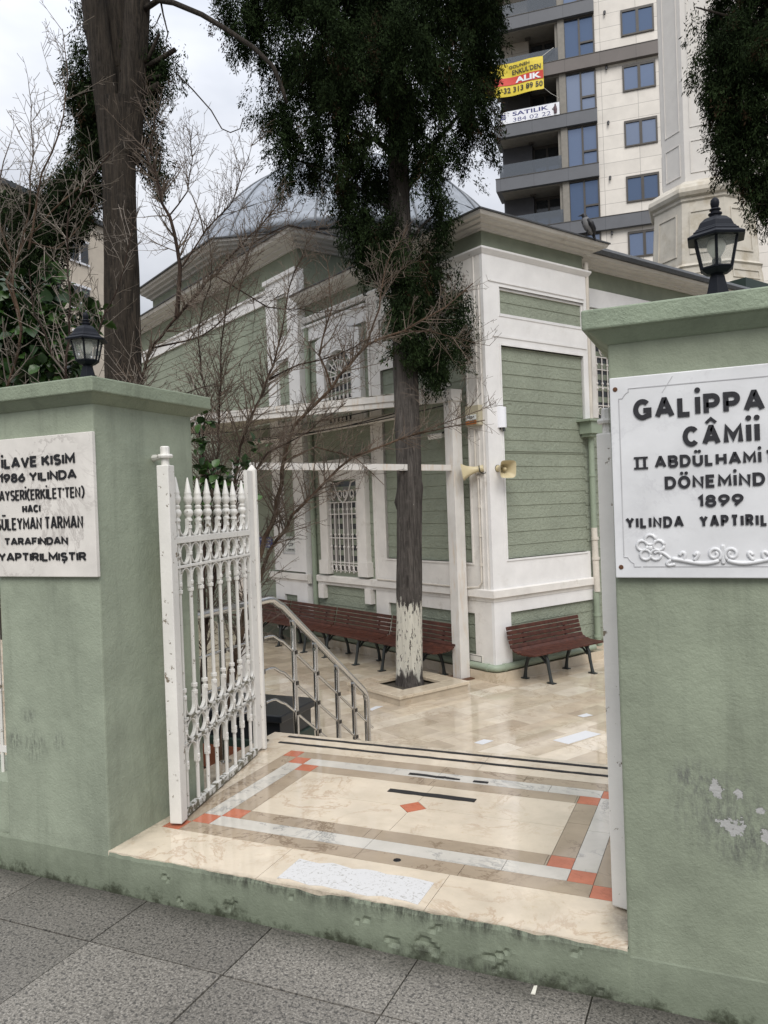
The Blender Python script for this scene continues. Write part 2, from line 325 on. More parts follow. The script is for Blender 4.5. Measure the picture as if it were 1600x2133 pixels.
def granite(name, k):
    m, nt, b = newmat(name)
    n1 = noise(nt, 120, 3, .7); n2 = noise(nt, 75, 2, .6); n3 = noise(nt, 1.1, 4, .6)
    col = ramp(nt, n1.outputs['Fac'], [(.28, mul((.075, .07, .062), k)), (.45, mul((.185, .171, .15), k)), (.55, mul((.25, .231, .203), k)), (.72, mul((.43, .402, .36), k))]).outputs[0]
    col = mix(nt, ramp(nt, n2.outputs['Fac'], [(.38, (1, 1, 1)), (.46, (0, 0, 0))]).outputs[0], col, mul((.085, .08, .074), k))
    col = mix(nt, 1.0, col, ramp(nt, n3.outputs['Fac'], [(.3, (.74,)*3), (.7, (1.1,)*3)]).outputs[0], 'MULTIPLY')
    col = mix(nt, ramp(nt, noise(nt, 7, 5, .7).outputs['Fac'], [(.60, (0, 0, 0)), (.70, (.55, .55, .55))]).outputs[0], col, (.06, .056, .05)); col = mix(nt, ramp(nt, noise(nt, 26, 2, .4).outputs['Fac'], [(.735, (0, 0, 0)), (.75, (.8, .8, .8))]).outputs[0], col, (.05, .047, .045))
    # wet dirt gathered along the foot of the wall
    g = nt.nodes['OBJ']; sp = N(nt, 'ShaderNodeSeparateXYZ'); lk(nt, g.outputs[0], sp.inputs[0])
    h = math_(nt, 'ADD', sp.outputs['Y'], math_(nt, 'MULTIPLY', math_(nt, 'SUBTRACT', noise(nt, 5, 6, .7).outputs['Fac'], .5), .22))
    q = N(nt, 'ShaderNodeMapRange'); lk(nt, h, q.inputs['Value'])
    for kk, v in {'From Min': 2.46, 'From Max': 2.63, 'To Min': 0, 'To Max': .75}.items(): q.inputs[kk].default_value = v
    col = mix(nt, q.outputs[0], col, (.035, .034, .028))
    lk(nt, col, b.inputs['Base Color']); b.inputs['Roughness'].default_value = .5; b.inputs['Specular IOR Level'].default_value = .4
    bump(nt, b, n1.outputs['Fac'], .3, .003)
    return m
def stucco_boards(name, c):
    m, nt, b = newmat(name)
    col = ramp(nt, noise(nt, 1.5, 5, .6).outputs['Fac'], [(.3, mul(c, .88)), (.7, mul(c, 1.1))]).outputs[0]
    col = mix(nt, ramp(nt, noise(nt, 1, 6, .7, st2(nt, (5, 5, .8))).outputs['Fac'], [(.55, (0, 0, 0)), (.8, (.5, .5, .5))]).outputs[0], col, mul(c, .6))
    lk(nt, col, b.inputs['Base Color']); b.inputs['Roughness'].default_value = .7; b.inputs['Specular IOR Level'].default_value = .3
    bump(nt, b, noise(nt, 20, 5, .65, None, .6).outputs['Fac'], .9, .03); return m
def bark(name, c, c2, sc=(30, 30, 2.5), white=None):
    m, nt, b = newmat(name); s = st2(nt, sc); n = noise(nt, 1, 8, .75, s, .6)
    col = ramp(nt, n.outputs['Fac'], [(.40, c2), (.50, mul(c, .7)), (.62, mul(c, 1.25))]).outputs[0]
    col = mix(nt, ramp(nt, noise(nt, 13, 6, .7).outputs['Fac'], [(.52, (0, 0, 0)), (.72, (.7, .7, .7))]).outputs[0], col, mul(c, 1.35))
    col = mix(nt, ramp(nt, noise(nt, 2.5, 4, .6).outputs['Fac'], [(.4, (0, 0, 0)), (.7, (.6, .6, .6))]).outputs[0], col, mul(c, .6))
    if white:   # flaking limewash between two heights
        z0, z1 = white; g = nt.nodes['OBJ']; sp = N(nt, 'ShaderNodeSeparateXYZ'); lk(nt, g.outputs[0], sp.inputs[0])
        zz = math_(nt, 'ADD', sp.outputs['Z'], math_(nt, 'MULTIPLY', math_(nt, 'SUBTRACT', noise(nt, 1, 4, .6, st2(nt, (14, 14, 1))).outputs['Fac'], .5), .7))
        a = N(nt, 'ShaderNodeMapRange'); lk(nt, zz, a.inputs['Value'])
        for k, v in {'From Min': z0, 'From Max': z0+.05}.items(): a.inputs[k].default_value = v
        bb = N(nt, 'ShaderNodeMapRange'); lk(nt, zz, bb.inputs['Value'])
        for k, v in {'From Min': z1-.2, 'From Max': z1+.1, 'To Min': .0, 'To Max': .3}.items(): bb.inputs[k].default_value = v
        fl = noise(nt, 1, 5, .7, st2(nt, (26, 26, 7)))
        th = math_(nt, 'GREATER_THAN', math_(nt, 'SUBTRACT', fl.outputs['Fac'], bb.outputs[0]), .415)
        f = math_(nt, 'MULTIPLY', a.outputs[0], th)
        col = mix(nt, f, col, (.66, .635, .55))
    lk(nt, col, b.inputs['Base Color']); b.inputs['Roughness'].default_value = .85; b.inputs['Specular IOR Level'].default_value = .2
    bump(nt, b, n.outputs['Fac'], 1.0, .05); return m
def leafmat(name, c, var=.35, rough=.55, trans=.0, scale=1.6, spec=.3):
    m, nt, b = newmat(name)
    col = ramp(nt, noise(nt, scale, 3, .6).outputs['Fac'], [(.3, mul(c, 1-var)), (.7, mul(c, 1+var))]).outputs[0]
    col = mix(nt, .5, col, ramp(nt, noise(nt, 40, 2, .6).outputs['Fac'], [(.3, mul(c, .75)), (.7, mul(c, 1.25))]).outputs[0])
    lk(nt, col, b.inputs['Base Color']); b.inputs['Roughness'].default_value = rough; b.inputs['Specular IOR Level'].default_value = spec
    return m
def glassmat(name, tint, rough=.05, alpha=.35):
    m, nt, b = newmat(name); b.inputs['Base Color'].default_value = (*tint, 1); b.inputs['Roughness'].default_value = rough
    b.inputs['Alpha'].default_value = alpha; b.inputs['Specular IOR Level'].default_value = .8; return m
def cladding(name, c, sx, sz, off=0, line=.5, plane='X'):     # stone panels in a running grid on a vertical face
    m, nt, b = newmat(name); g = obj_coord(nt); sp = N(nt, 'ShaderNodeSeparateXYZ'); lk(nt, g.outputs[0], sp.inputs[0])
    cb = N(nt, 'ShaderNodeCombineXYZ'); lk(nt, sp.outputs[plane], cb.inputs[0]); lk(nt, sp.outputs['Z'], cb.inputs[1])
    br = N(nt, 'ShaderNodeTexBrick', offset=off, squash=1); lk(nt, cb.outputs[0], br.inputs['Vector'])
    br.inputs['Scale'].default_value = 1; br.inputs['Brick Width'].default_value = sx; br.inputs['Row Height'].default_value = sz
    br.inputs['Mortar Size'].default_value = .012; br.inputs['Bias'].default_value = 0
    br.inputs['Color1'].default_value = (*mul(c, .94), 1); br.inputs['Color2'].default_value = (*mul(c, 1.05), 1); br.inputs['Mortar'].default_value = (*mul(c, line), 1)
    col = mix(nt, 1.0, br.outputs[0], ramp(nt, noise(nt, 1.2, 5, .65).outputs['Fac'], [(.3, (.9,)*3), (.7, (1.06,)*3)]).outputs[0], 'MULTIPLY')
    lk(nt, col, b.inputs['Base Color']); b.inputs['Roughness'].default_value = .55; return m

M_granite = [granite('granite_slab', k) for k in (.80, .70, .90)]
M_joint = simple('joint_dirt', (.045, .045, .035), .9)
M_cream = marble('cream_marble', (.62, .535, .42), (.34, .20, .11), .06, 3.0, .10, spots=(.52, .41, .28), vein_amt=.5, grime=True)
M_tan = marble('tan_marble', (.37, .298, .218), (.15, .10, .065), .06, 3.4, .12, vein_amt=.8, grime=True)
M_white = marble('white_marble', (.55, .52, .465), (.22, .225, .22), .06, 3.5, .09, vein_amt=.75, spots=(.46, .455, .44), grime=True)
M_red = marble('red_marble', (.50, .165, .095), (.26, .07, .04), .12, 9, .2, vein_amt=.5, grime=True)
M_tape = simple('black_tape', (.016, .015, .015), .8, bs=300, bst=.5)
M_patch = None
M_court = [marble('court_marble_%s' % n, c, (.30, .22, .14), .045, 2.5, .12, vein_amt=.55) for n, c in
           (('pale', (.55, .475, .37)), ('mid', (.49, .415, .315)), ('sand', (.42, .35, .26)), ('warm', (.52, .44, .33)), ('light', (.60, .53, .43)))]
M_newtile = simple('white_tile', (.62, .63, .65), .2, .04, bst=.05)
WP = lambda px, py: tuple(onY(px, py, 2.61))
M_plR = plaster('plaster_right', (.232, .262, .194), marks=[(WP(1500, 1690), (.19, .2, .18), (.10, .105, .095)), (WP(1560, 1760), (.12, .2, .12), (.09, .095, .085)), (WP(1440, 1620), (.08, .2, .07), (.11, .115, .105))],
                chips=[(WP(1492, 1645), (.028, .1, .042)), (WP(1540, 1655), (.022, .1, .028)), (WP(1527, 1722), (.058, .1, .04)), (WP(1596, 1745), (.025, .1, .04)), (WP(1585, 1690), (.02, .1, .02))])
M_plL = plaster('plaster_left', (.268, .302, .230), marks=[(WP(70, 1555), (.10, .2, .10), (.075, .08, .068)), (WP(58, 1490), (.06, .2, .05), (.085, .09, .08)), (WP(122, 1545), (.05, .2, .06), (.09, .095, .085)), (WP(30, 1545), (.06, .2, .09), (.085, .09, .08))])
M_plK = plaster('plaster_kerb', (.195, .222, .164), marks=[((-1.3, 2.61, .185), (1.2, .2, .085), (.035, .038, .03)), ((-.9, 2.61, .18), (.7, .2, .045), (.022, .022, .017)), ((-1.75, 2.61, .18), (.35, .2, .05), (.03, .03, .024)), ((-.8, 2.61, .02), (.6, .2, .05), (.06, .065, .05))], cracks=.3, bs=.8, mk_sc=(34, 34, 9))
M_cap = plaster('plaster_cap', (.232, .278, .202), low=False, cracks=.4, bs=1.5)
M_capL = plaster('plaster_cap_old', (.215, .25, .182), low=False, cracks=.4, bs=1.3)
M_plaqueR = marble('plaque_marble', (.62, .625, .635), (.46, .46, .48), .35, 3.2, .10, vein_amt=.5, bst=.05, spots=(.56, .56, .57))
M_plaqueL = marble('plaque_marble_veined', (.66, .63, .585), (.30, .27, .25), .26, 3.2, .12, vein_amt=.6, bst=.05)
M_letter = simple('black_letter', (.012, .012, .014), .5, bst=.2)
M_letter_worn = painted('worn_black_letter', (.017, .017, .021), (.55, .55, .53), .72, .74, .55, 30)
M_rust = simple('rusty_iron', (.10, .045, .022), .85)
M_lamp = simple('lamp_paint', (.008, .0095, .014), .5, .15, bst=.06, spec=.14)
M_lampglass = glassmat('ribbed_glass', (.75, .76, .74), .10, .20)
M_bulb = simple('bulb_glass', (.75, .73, .66), .25, bst=0)
M_gate = painted('gate_paint', (.69, .672, .635), (.19, .155, .11), .635, .665, .45, 22)
M_gate_worn = painted('gate_paint_worn', (.62, .61, .575), (.12, .11, .075), .49, .54, .55, 24)
M_steel = simple('brushed_steel', (.60, .595, .585), .20, .08, metal=1, bst=.05, bs=200)
M_clamp = simple('dark_clamp', (.05, .045, .04), .4, metal=.6)
M_boards = stucco_boards('green_boards', (.255, .282, .220))
M_frieze = simple('green_frieze', (.185, .205, .150), .7, .12, bs=40, bst=.4)
M_trim = simple('white_trim', (.70, .69, .68), .6, .06, bs=60, bst=.25, dirt=(.50, .475, .44), dscale=1.8, dlo=.58, dhi=.9)
M_trimdirty = simple('stained_trim', (.66, .635, .60), .65, .08, bs=50, bst=.3, dirt=(.34, .30, .25), dscale=3, dlo=.57, dhi=.85)
M_cornice = simple('grey_cornice', (.51, .492, .462), .7, .08, bs=50, bst=.3, dirt=(.25, .225, .19), dscale=2, dlo=.58, dhi=.85)
M_slate = simple('dark_roof_edge', (.055, .058, .062), .5, .3, scale=20)
M_lead = simple('lead_sheet', (.26, .285, .32), .45, .22, scale=6, metal=.25, bs=20, bst=.3)
M_leadseam = simple('lead_seam', (.10, .11, .125), .5)
M_dark = simple('dark_interior', (.012, .012, .013), .3, bst=0)
M_pane = simple('window_pane', (.03, .033, .036), .08, bst=0, spec=.6)
M_curtain = simple('pale_curtain', (.26, .245, .23), .9)
M_grille = painted('grille_paint', (.66, .63, .60), (.3, .26, .22), .62, .66, .5, 20)
M_pipe = simple('green_pipe', (.25, .295, .225), .5, .08)
M_conduit = simple('cream_conduit', (.55, .51, .45), .5)
M_wood = simple('bench_wood', (.060, .0195, .012), .5, .45, scale=14, bs=70, bst=.4, spec=.3, dirt=(.03, .012, .009), dscale=8)
M_iron = simple('cast_iron', (.022, .026, .026), .45, .2)
M_post = painted('post_paint', (.62, .60, .57), (.24, .10, .03), .68, .74, .5, 9, stain=(.50, .36, .22))
M_canopy = simple('canopy_sheet', (.42, .39, .33), .5, .1)
M_cyp = [leafmat('cypress_leaf_dark', (.0105, .017, .0075), .25, rough=.95, spec=.03), leafmat('cypress_leaf', (.021, .034, .013), .3, rough=.95, spec=.04), leafmat('cypress_leaf_brown', (.034, .022, .012), rough=.9, spec=.08)]
M_broad = [leafmat('broad_leaf', (.042, .088, .022), .3, .3), leafmat('broad_leaf_dark', (.02, .044, .015), .3, .35)]
M_barkC = bark('cypress_bark', (.115, .102, .092), (.03, .026, .023), white=(-.56, .42))
M_barkB = bark('old_bark', (.054, .043, .033), (.012, .010, .008), (34, 34, 2.6))
M_stem = bark('shrub_bark', (.135, .088, .058), (.045, .030, .022), (20, 20, 5))
M_stemdark = bark('shrub_bark_dark', (.062, .040, .030), (.022, .015, .012), (20, 20, 5))
M_twig = simple('twig_bark', (.118, .090, .068), .8, .35, scale=6, bst=0)
M_twigpale = simple('twig_bark_pale', (.17, .145, .12), .8, .35, scale=6, bst=0)
M_soil = simple('soil', (.06, .05, .036), .95, .3, bs=30, bst=1, bd=.03, dirt=(.03, .05, .015))
M_stone = simple('minaret_stone', (.50, .465, .40), .75, .10, bs=25, bst=.4, dirt=(.33, .28, .20), dscale=1.3, dlo=.5, dhi=.72)
M_stonepale = simple('minaret_plaster', (.60, .575, .54), .75, .05, bs=25, bst=.2)
M_apt = cladding('apartment_stone', (.66, .62, .565), 1.9, .75)
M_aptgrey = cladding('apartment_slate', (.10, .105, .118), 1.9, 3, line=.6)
M_aptbrown = cladding('apartment_brown', (.125, .108, .10), 1.9, 3, line=.6)
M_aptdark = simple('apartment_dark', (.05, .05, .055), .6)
M_aptside = simple('balcony_plaster', (.22, .205, .18), .7)
M_aptbeige = cladding('balcony_stone', (.34, .30, .25), 1.2, 1.0)
M_aptframe = simple('bronze_frame', (.06, .053, .046), .4, bst=0)
M_aptglass, _nt, _b = newmat('blue_window_glass'); _b.inputs['Base Color'].default_value = (.15, .195, .29, 1); _b.inputs['Roughness'].default_value = .04; _b.inputs['Metallic'].default_value = .55; _b.inputs['Specular IOR Level'].default_value = .9
def gl2(name, c, ro, me):
    m, nt, b = newmat(name); b.inputs['Base Color'].default_value = (*c, 1); b.inputs['Roughness'].default_value = ro; b.inputs['Metallic'].default_value = me; return m
M_aptg = [M_aptglass, gl2('blue_window_glass_light', (.21, .25, .335), .06, .5), gl2('blue_window_glass_deep', (.10, .14, .22), .05, .6)]
M_rail = glassmat('balcony_glass', (.10, .115, .135), .05, .62)
M_far = cladding('far_block_render', (.58, .51, .42), 3.2, 1.5, line=.85, plane='Y')
M_yel = simple('banner_yellow', (.66, .52, .045), .6, .06); M_ban_red = simple('banner_red', (.55, .05, .035), .6, .06); M_ban_white = simple('banner_white', (.75, .76, .80), .6, .04)
M_blue = simple('banner_blue', (.03, .035, .16), .6, bst=0); M_figure = simple('banner_maroon', (.09, .05, .06), .6, bst=0)
M_signblue = simple('enamel_blue', (.018, .03, .16), .35, bst=0); M_signwhite = simple('enamel_white', (.66, .68, .66), .35, bst=0)
M_horn = simple('horn_cream', (.50, .43, .27), .45, .06, bst=.05)
M_plastic = simple('pale_plastic', (.62, .60, .55), .45, bst=.03); M_amber = simple('amber_lens', (.30, .10, .02), .25, bst=0)
M_greenbox = simple('dark_green_metal', (.018, .032, .024), .4); M_planter = simple('planter_wood', (.14, .045, .02), .6, .3)
M_crowgrey = simple('crow_grey', (.16, .16, .165), .8); M_crowblack = simple('crow_black', (.010, .010, .013), .5)
M_cable = simple('black_cable', (.012, .012, .012), .6, bst=0)
def patchmat():
    m, nt, b = newmat('worn_paint_patch')
    f = ramp(nt, noise(nt, 34, 5, .7, None, 2.2).outputs['Fac'], [(.40, (1, 1, 1)), (.44, (0, 0, 0))]).outputs[0]
    lk(nt, mix(nt, f, (.56, .555, .55), (.35, .335, .31)), b.inputs['Base Color']); b.inputs['Roughness'].default_value = .6; return m
M_patch = patchmat()
X, Y, Z = Vector((1, 0, 0)), Vector((0, 1, 0)), Vector((0, 0, 1))

# ------------------------------------------------------------------ ground, pavement, entrance floor, stairs, courtyard
Y0, FZ, CZ = 2.614, .18, -.78           # wall face, entrance floor, courtyard level
mb = MB(); mb.quad((-900, -900, CZ-.12), (900, -900, CZ-.12), (900, 900, CZ-.12), (-900, 900, CZ-.12))
tag(mb.build('ground', simple('ground_earth', (.16, .15, .13), .9)), kind='structure')
mb = MB(); mb.box(-30, 30, -12, Y0+.02, CZ-.1, -.012, 3)
jx, jy, pw = -2.318+.62*8, 2.272, .618
for i in range(-18, 14):
    for j in range(-12, 1):
        x0 = jx-.62*8+.62*i; y0 = jy+.62*j; y1 = y0+pw if j else Y0+.05
        h = rnd.uniform(-.0015, .0015); mb.box(x0+.003, x0+.617, y0+.003, y1-.003, -.03, h, rnd.choice((0, 1, 2)))
pv = mb.build('pavement', M_granite+[M_joint]); tag(pv, kind='structure')

GX = [-2.79, -2.48, -2.385, -2.285, -2.18, -.71, -.61, -.51, -.41, .08]; GY = [Y0, 2.9, 3.0, 3.1, 3.2, 3.79, 3.89, 3.99, 4.09, 4.40]
mb = MB(); mb.box(-2.785, .075, Y0+.004, 4.395, CZ-.1, FZ-.003, 6)
def slab(x0, x1, y0, y1, m, g=.0011): mb.box(x0+g, x1-g, y0+g, y1-g, FZ-.02, FZ, m)
xs = [-3.0+.46, -1.77, -1.05, -.34]                                           # front strip
for a, b_ in zip(xs, xs[1:]): slab(max(a, -2.535), b_, Y0-.006, 2.9, 0)
ring = [(1, 8, 1), (2, 7, 2), (3, 6, 1)]                                        # tan, white, tan frames; indexes into GX / GY
for k, (i0, i1, mat) in enumerate(ring):
    a, b_ = GX[i0], GX[i0+1]; c, d = GX[i1-1], GX[i1]; e, f_ = GY[1+k], GY[2+k]; g_, h_ = GY[7-k], GY[8-k]
    if k < 1: g_, h_ = 3.99, 4.09
    for yy0, yy1 in ((e, f_), (g_, h_)):
        js = [b_, -1.93+.2*k, -1.475, -1.02+.15*k, c]
        for p, q in zip(js, js[1:]): slab(p, q, yy0, yy1, mat)
        slab(a, b_, yy0, yy1, 3); slab(c, d, yy0, yy1, 3)
    for xx0, xx1 in ((a, b_), (c, d)):
        for p, q in zip((f_, 3.43+.06*k), (3.43+.06*k, g_)): slab(xx0, xx1, p, q, mat)
cx, cy = -1.445, 3.495
for (x0, x1) in ((-2.18, cx), (cx, -.71)):                                      # centre: four slabs whose inner corners are cut by the red lozenge
    for (y0, y1) in ((3.2, cy), (cy, 3.79)):
        g = .0011; P = [(x0+g, y0+g), (x1-g, y0+g), (x1-g, y1-g), (x0+g, y1-g)]; Q = []
        for (px, py) in P:
            if abs(px-cx) < .01 and abs(py-cy) < .01:
                sx = -1 if px < cx else 1; sy = -1 if py < cy else 1; A = (px+sx*.07, py); B = (px, py+sy*.07)
                Q += [A, B] if (sx*sy > 0) != True else [B, A]
            else: Q.append((px, py))
        # keep a consistent winding
        ar = sum(Q[i][0]*Q[(i+1) % len(Q)][1]-Q[(i+1) % len(Q)][0]*Q[i][1] for i in range(len(Q)))
        ang = sorted(Q, key=lambda q: math.atan2(q[1]-sum(t[1] for t in Q)/len(Q), q[0]-sum(t[0] for t in Q)/len(Q)))
        mb.prism(ang, FZ-.02, FZ, lambda a, b, c: (a, b, c), 0)
mb.prism([(cx-.068, cy), (cx, cy-.068), (cx+.068, cy), (cx, cy+.068)], FZ-.02, FZ, lambda a, b, c: (a, b, c), 3)
slab(-2.79, -2.48, 2.9, 4.09, 0); slab(-.41, .08, 2.9, 4.09, 0)
for p, q in zip((-2.79, -2.05, -1.30, -.55), (-2.05, -1.30, -.55, .08)): slab(p, q, 4.09, 4.40, 0)
ef = mb.build('entrance_floor', [M_cream, M_tan, M_white, M_red, M_tape, M_patch, M_joint]); tag(ef, kind='structure')
def strip(x0, x1, y0, y1, name, m, h=.0025, seed=0, jag=.003):
    r = random.Random(seed); n = max(2, int((x1-x0)/.05)); q = MB(); top = []; bot = []
    for i in range(n+1):
        x = x0+(x1-x0)*i/n; top.append((x, y1+r.uniform(-jag, jag))); bot.append((x, y0+r.uniform(-jag, jag)))
    q.prism(bot+top[::-1], FZ+.0004, FZ+h, lambda a, b, c: (a, b, c)); return q.build(name, m, ef)
strip(-2.64, .05, 4.195, 4.222, 'anti_slip_strip', M_tape, .003, 1); strip(-2.645, .05, 4.318, 4.346, 'anti_slip_strip', M_tape, .003, 2)
strip(-1.645, -1.18, 3.642, 3.684, 'anti_slip_strip', M_tape, .003, 3)
for i, (a, b_, w) in enumerate(((-1.637, -1.43, .02), (-1.43, -1.345, .013), (-1.27, -1.19, .012))): strip(a, b_, 3.918-w/2, 3.926+w/2, 'anti_slip_strip', M_tape, .003, 5+i, .005)
strip(-1.69, -1.085, 2.642, 2.822, 'painted_patch', M_patch, .0015, 9, .012)
q = MB(); q.lathe([(.017, 0), (.016, .0010)], (-1.297, 2.945, FZ+.0005), 9); q.build('drain_hole', M_dark, ef)

mb = MB()                                                                      # stairs down to the courtyard
for i in range(4):
    z = FZ-.192*(i+1); mb.box(-2.785, .075, 4.395+.001, 4.40+.29*(i+1), CZ-.1+.002*i, z-.02, 1); mb.box(-2.79, .08, 4.40+.29*i-.004+.004, 4.40+.29*(i+1)+.012, z-.02+.0005, z, 0)
tag(mb.build('stairs', [M_cream, M_tan]), kind='structure')

C3 = Vector((-2.932, 10.23, 0)); BA = R(29.06680)
U = Vector((math.sin(BA), math.cos(BA), 0)); V = Vector((-math.cos(BA), math.sin(BA), 0))
FB = frame(C3, U, V, Z)                  # mosque frame: a along the right face, b along the left face, c absolute height
mb = MB(); mb.box(-14, 14, -14, 18, CZ-.1, CZ-.006, 5, FB)
tw, tl = .27, .55
j = 0; b_ = -9.0
white_tiles = {}
while b_ < 13:
    w = tw if j % 3 else tw*.8
    a = -12.5+rnd.uniform(0, .5)
    while a < 9:
        L = tl*rnd.choice((.8, 1, 1, 1.2)); c = FB(a, b_, 0)
        if c.y > 4.2 and not (c.x > -2.9 and c.x < .2 and c.y < 5.5):
            mb.box(a+.0012, a+L-.0012, b_+.0012, b_+w-.0012, CZ-.02, CZ+rnd.uniform(-.0008, .0008), rnd.choice((0, 0, 1, 1, 1, 2, 2, 3, 3, 4)), FB)
        a += L
    b_ += w; j += 1
court = mb.build('courtyard_floor', M_court+[M_joint]); tag(court, kind='structure')
def flat(pts, name, m, z0, z1, par):
    q = MB(); q.prism(pts, z0, z1, lambda a, b, c: (a, b, c)); return q.build(name, m, par)
for quad_ in ([(1152, 1542), (1220, 1522), (1252, 1529), (1184, 1550)], [(988, 1547), (1008, 1540), (1028, 1543), (1005, 1551)], [(1203, 1491), (1222, 1486), (1235, 1490), (1215, 1494)],
              [(768, 1478), (783, 1471), (798, 1471), (775, 1480)]):
    P = [onZ(x, y, CZ+.002) for x, y in quad_][::-1]; flat([(p.x, p.y) for p in P], 'new_white_tile', M_newtile, CZ+.0012, CZ+.003, court)
mb = MB(); mb.box(-9.5, -3.75, 3.4, 5.1, CZ-.1, CZ+.10); tag(mb.build('garden_soil', M_soil), kind='structure')
mb = MB(); mb.box(-10, -3.30, 2.9, 3.38, CZ-.1, -.30); tag(mb.build('garden_soil', M_soil), kind='structure')

# ------------------------------------------------------------------ gate pillars, threshold, plaques
def pillar(x0, x1, label, bodym, capm, extra):
    root = thing('gate_pillar', label, 'pillar', ((x0+x1)/2, Y0+.35, 0), 'gate pillars')
    q = MB(); q.box(x0, x1, Y0, 3.30, -.03, 2.165)
    body = part(q, 'body', bodym, root, bevel=.008)
    q = MB(); o = .07; q.box(x0-o, x1+o, Y0-o, 3.38, 2.187, 2.252)
    q.hexa([Vector(p) for p in [(x0-.004, Y0-.004, 2.145), (x1+.004, Y0-.004, 2.145), (x1+.004, 3.304, 2.145), (x0-.004, 3.304, 2.145),
            (x0-o+.012, Y0-o+.012, 2.189), (x1+o-.012, Y0-o+.012, 2.189), (x1+o-.012, 3.368, 2.189), (x0-o+.012, 3.368, 2.189)]])
    c = part(q, 'cap', capm, root, bevel=.006); extra(root); return root
def moss(root): pass
pillar(-3.145, -2.53, 'pale green plaster gate pillar left of the opening, with sooty scuff marks below its plaque', M_plL, M_capL, moss)
pillar(-.34, .315, 'green plaster gate pillar right of the opening, with chipped grey scrapes on its face', M_plR, M_cap, moss)
mb = MB(); n = 520; rows = 14; xs = [-7+.0+(3.6 if 0 else 0)+ (3.7*i/40 if i < 40 else 3.7+3.4*(i-40)/440 if i < 480 else 7.1+4.4*(i-480)/40) for i in range(n+1)]
GOUGE = [(-2.21, .118, .035, .017, .9), (-2.15, .03, .03, .016, .8), (-1.90, .06, .05, .038, 1.1), (-1.885, .085, .02, .012, .8), (-1.60, .135, .02, .012, .6), (-1.28, .105, .15, .009, .8), (-1.17, .05, .045, .028, .9), (-1.05, .06, .07, .045, 1.1), (-1.0, .13, .05, .018, .9),
         (-.80, .075, .09, .016, 1.0), (-.77, .035, .03, .02, .8), (-.50, .145, .03, .018, .7), (-.43, .03, .02, .02, .7)]
def gouge(x, z):
    d = 0
    for gx, gz, rx, rz, k in GOUGE:
        a = (x-gx)/rx+.30*math.sin(z*70+gx*40); b_ = (z-gz-(.25 if gx > -1.3 else -.2)*(x-gx))/rz+.35*math.sin(x*55+gx*30); rr = (a*a+b_*b_)*1.9
        if rr < 4: d += k*.010*max(0, 1-rr*rr)*(1 if b_ < .35 else .2)-k*.0016*math.exp(-(math.sqrt(rr)-1.1)**2*14)
    return d
def kerbtop(x):
    if x < -2.53 or x > -.34: return .165
    return .1765+.0012*math.sin(x*31)+.001*math.sin(x*83+1)-(.004*max(0, math.sin(x*13+2))**8)-(.007*max(0, math.sin(x*7.3))**18)
vs = []
for x in xs:
    zt = kerbtop(x)
    for j in range(rows+1):
        z = -.02+(zt+.02)*j/rows; vs.append((x, (Y0-.010-.003*math.sin(x*5) if -2.53 < x < -.34 else Y0-.0015-.006*(1-max(0, z)/.166))+gouge(x, z)+(.004 if j == rows else 0), z))
    vs.append((x, Y0+.01, zt))
k = rows+2; mb.add(vs, [(i*k+j, (i+1)*k+j, (i+1)*k+j+1, i*k+j+1) for i in range(n) for j in range(k-1)])
th = mb.build('threshold_plinth', M_plK, None); tag(th, 'green plastered step face under the marble entrance, gouged and dirty at the pavement', 'step')
# low wall piece left of the left pillar with the neighbouring railing on it
mb = MB(); mb.box(-7, -3.155, Y0+.03, 2.95, -.03, .40); lw = mb.build('low_wall', M_plL); tag(lw, 'low green plaster wall beyond the left gate pillar carrying white railing', 'wall')
fr = thing('iron_fence', 'white iron fence at the very left edge beyond the left pillar', 'fence', (-4.2, 2.75, .40))
q = MB(); q.box(-3.20, -3.155, 2.73, 2.77, .45, 1.55); q.box(-5.4, -3.16, 2.742, 2.758, .50, .53); q.box(-5.4, -3.16, 2.742, 2.758, 1.35, 1.38); part(q, 'rail', M_gate, fr)
for i in range(15):
    q = MB(); q.tube([(-3.33-.14*i, 2.75, .40), (-3.33-.14*i, 2.75, 1.55)], .009, 6); part(q, 'bar', M_gate, fr)
# wall to the right of the right pillar (outside the photo, keeps the street front closed)
mb = MB(); mb.box(.325, 6, Y0+.03, 2.95, -.03, .40); tag(mb.build('low_wall', M_plR), 'low green plaster wall to the right of the right gate pillar', 'wall')

FW = frame((0, Y0, 0), X, Z, -Y)         # street wall front: a right, b up, c towards the street
# right plaque
pr = thing('marble_plaque', 'white marble plaque with raised black letters and a carved flower scroll, on the right pillar', 'plaque', (-.016, Y0, 1.39))
mb = MB(); mb.box(-.335, .303, 1.392, 2.034, .001, .024, 0, FW); part(mb, 'slab', M_plaqueR, pr, bevel=.003)
mb = MB(); e = .0055
for (x0, x1, z0, z1) in ((-.255, .22, 1.994, 1.997), (-.25, .215, 1.4265, 1.4295), (-.309, -.306, 1.465, 1.955), (.275, .278, 1.465, 1.955)): mb.box(x0, x1, z0, z1, .0235, .0252, 0, FW)
def corner(sx, sz, cx_, cz_):
    pts = [FW(cx_+sx*p[0], cz_+sz*p[1], .0245) for p in ((0, .042), (0, .030), (.011, .030), (.016, .022), (.023, .014), (.03, .011), (.03, 0), (.052, 0))]; mb.tube(pts, .0016, 5)
corner(1, -1, -.3075, 1.9955); corner(1, 1, -.3075, 1.428); corner(-1, -1, .2765, 1.9955); corner(-1, 1, .2765, 1.428)
mb.tube([FW(-.176, 1.974, .0245), FW(-.144, 2.022, .0245)], .0012, 4)
part(mb, 'border_line', simple('carved_line', (.42, .42, .43), .5), pr)
mb = MB()
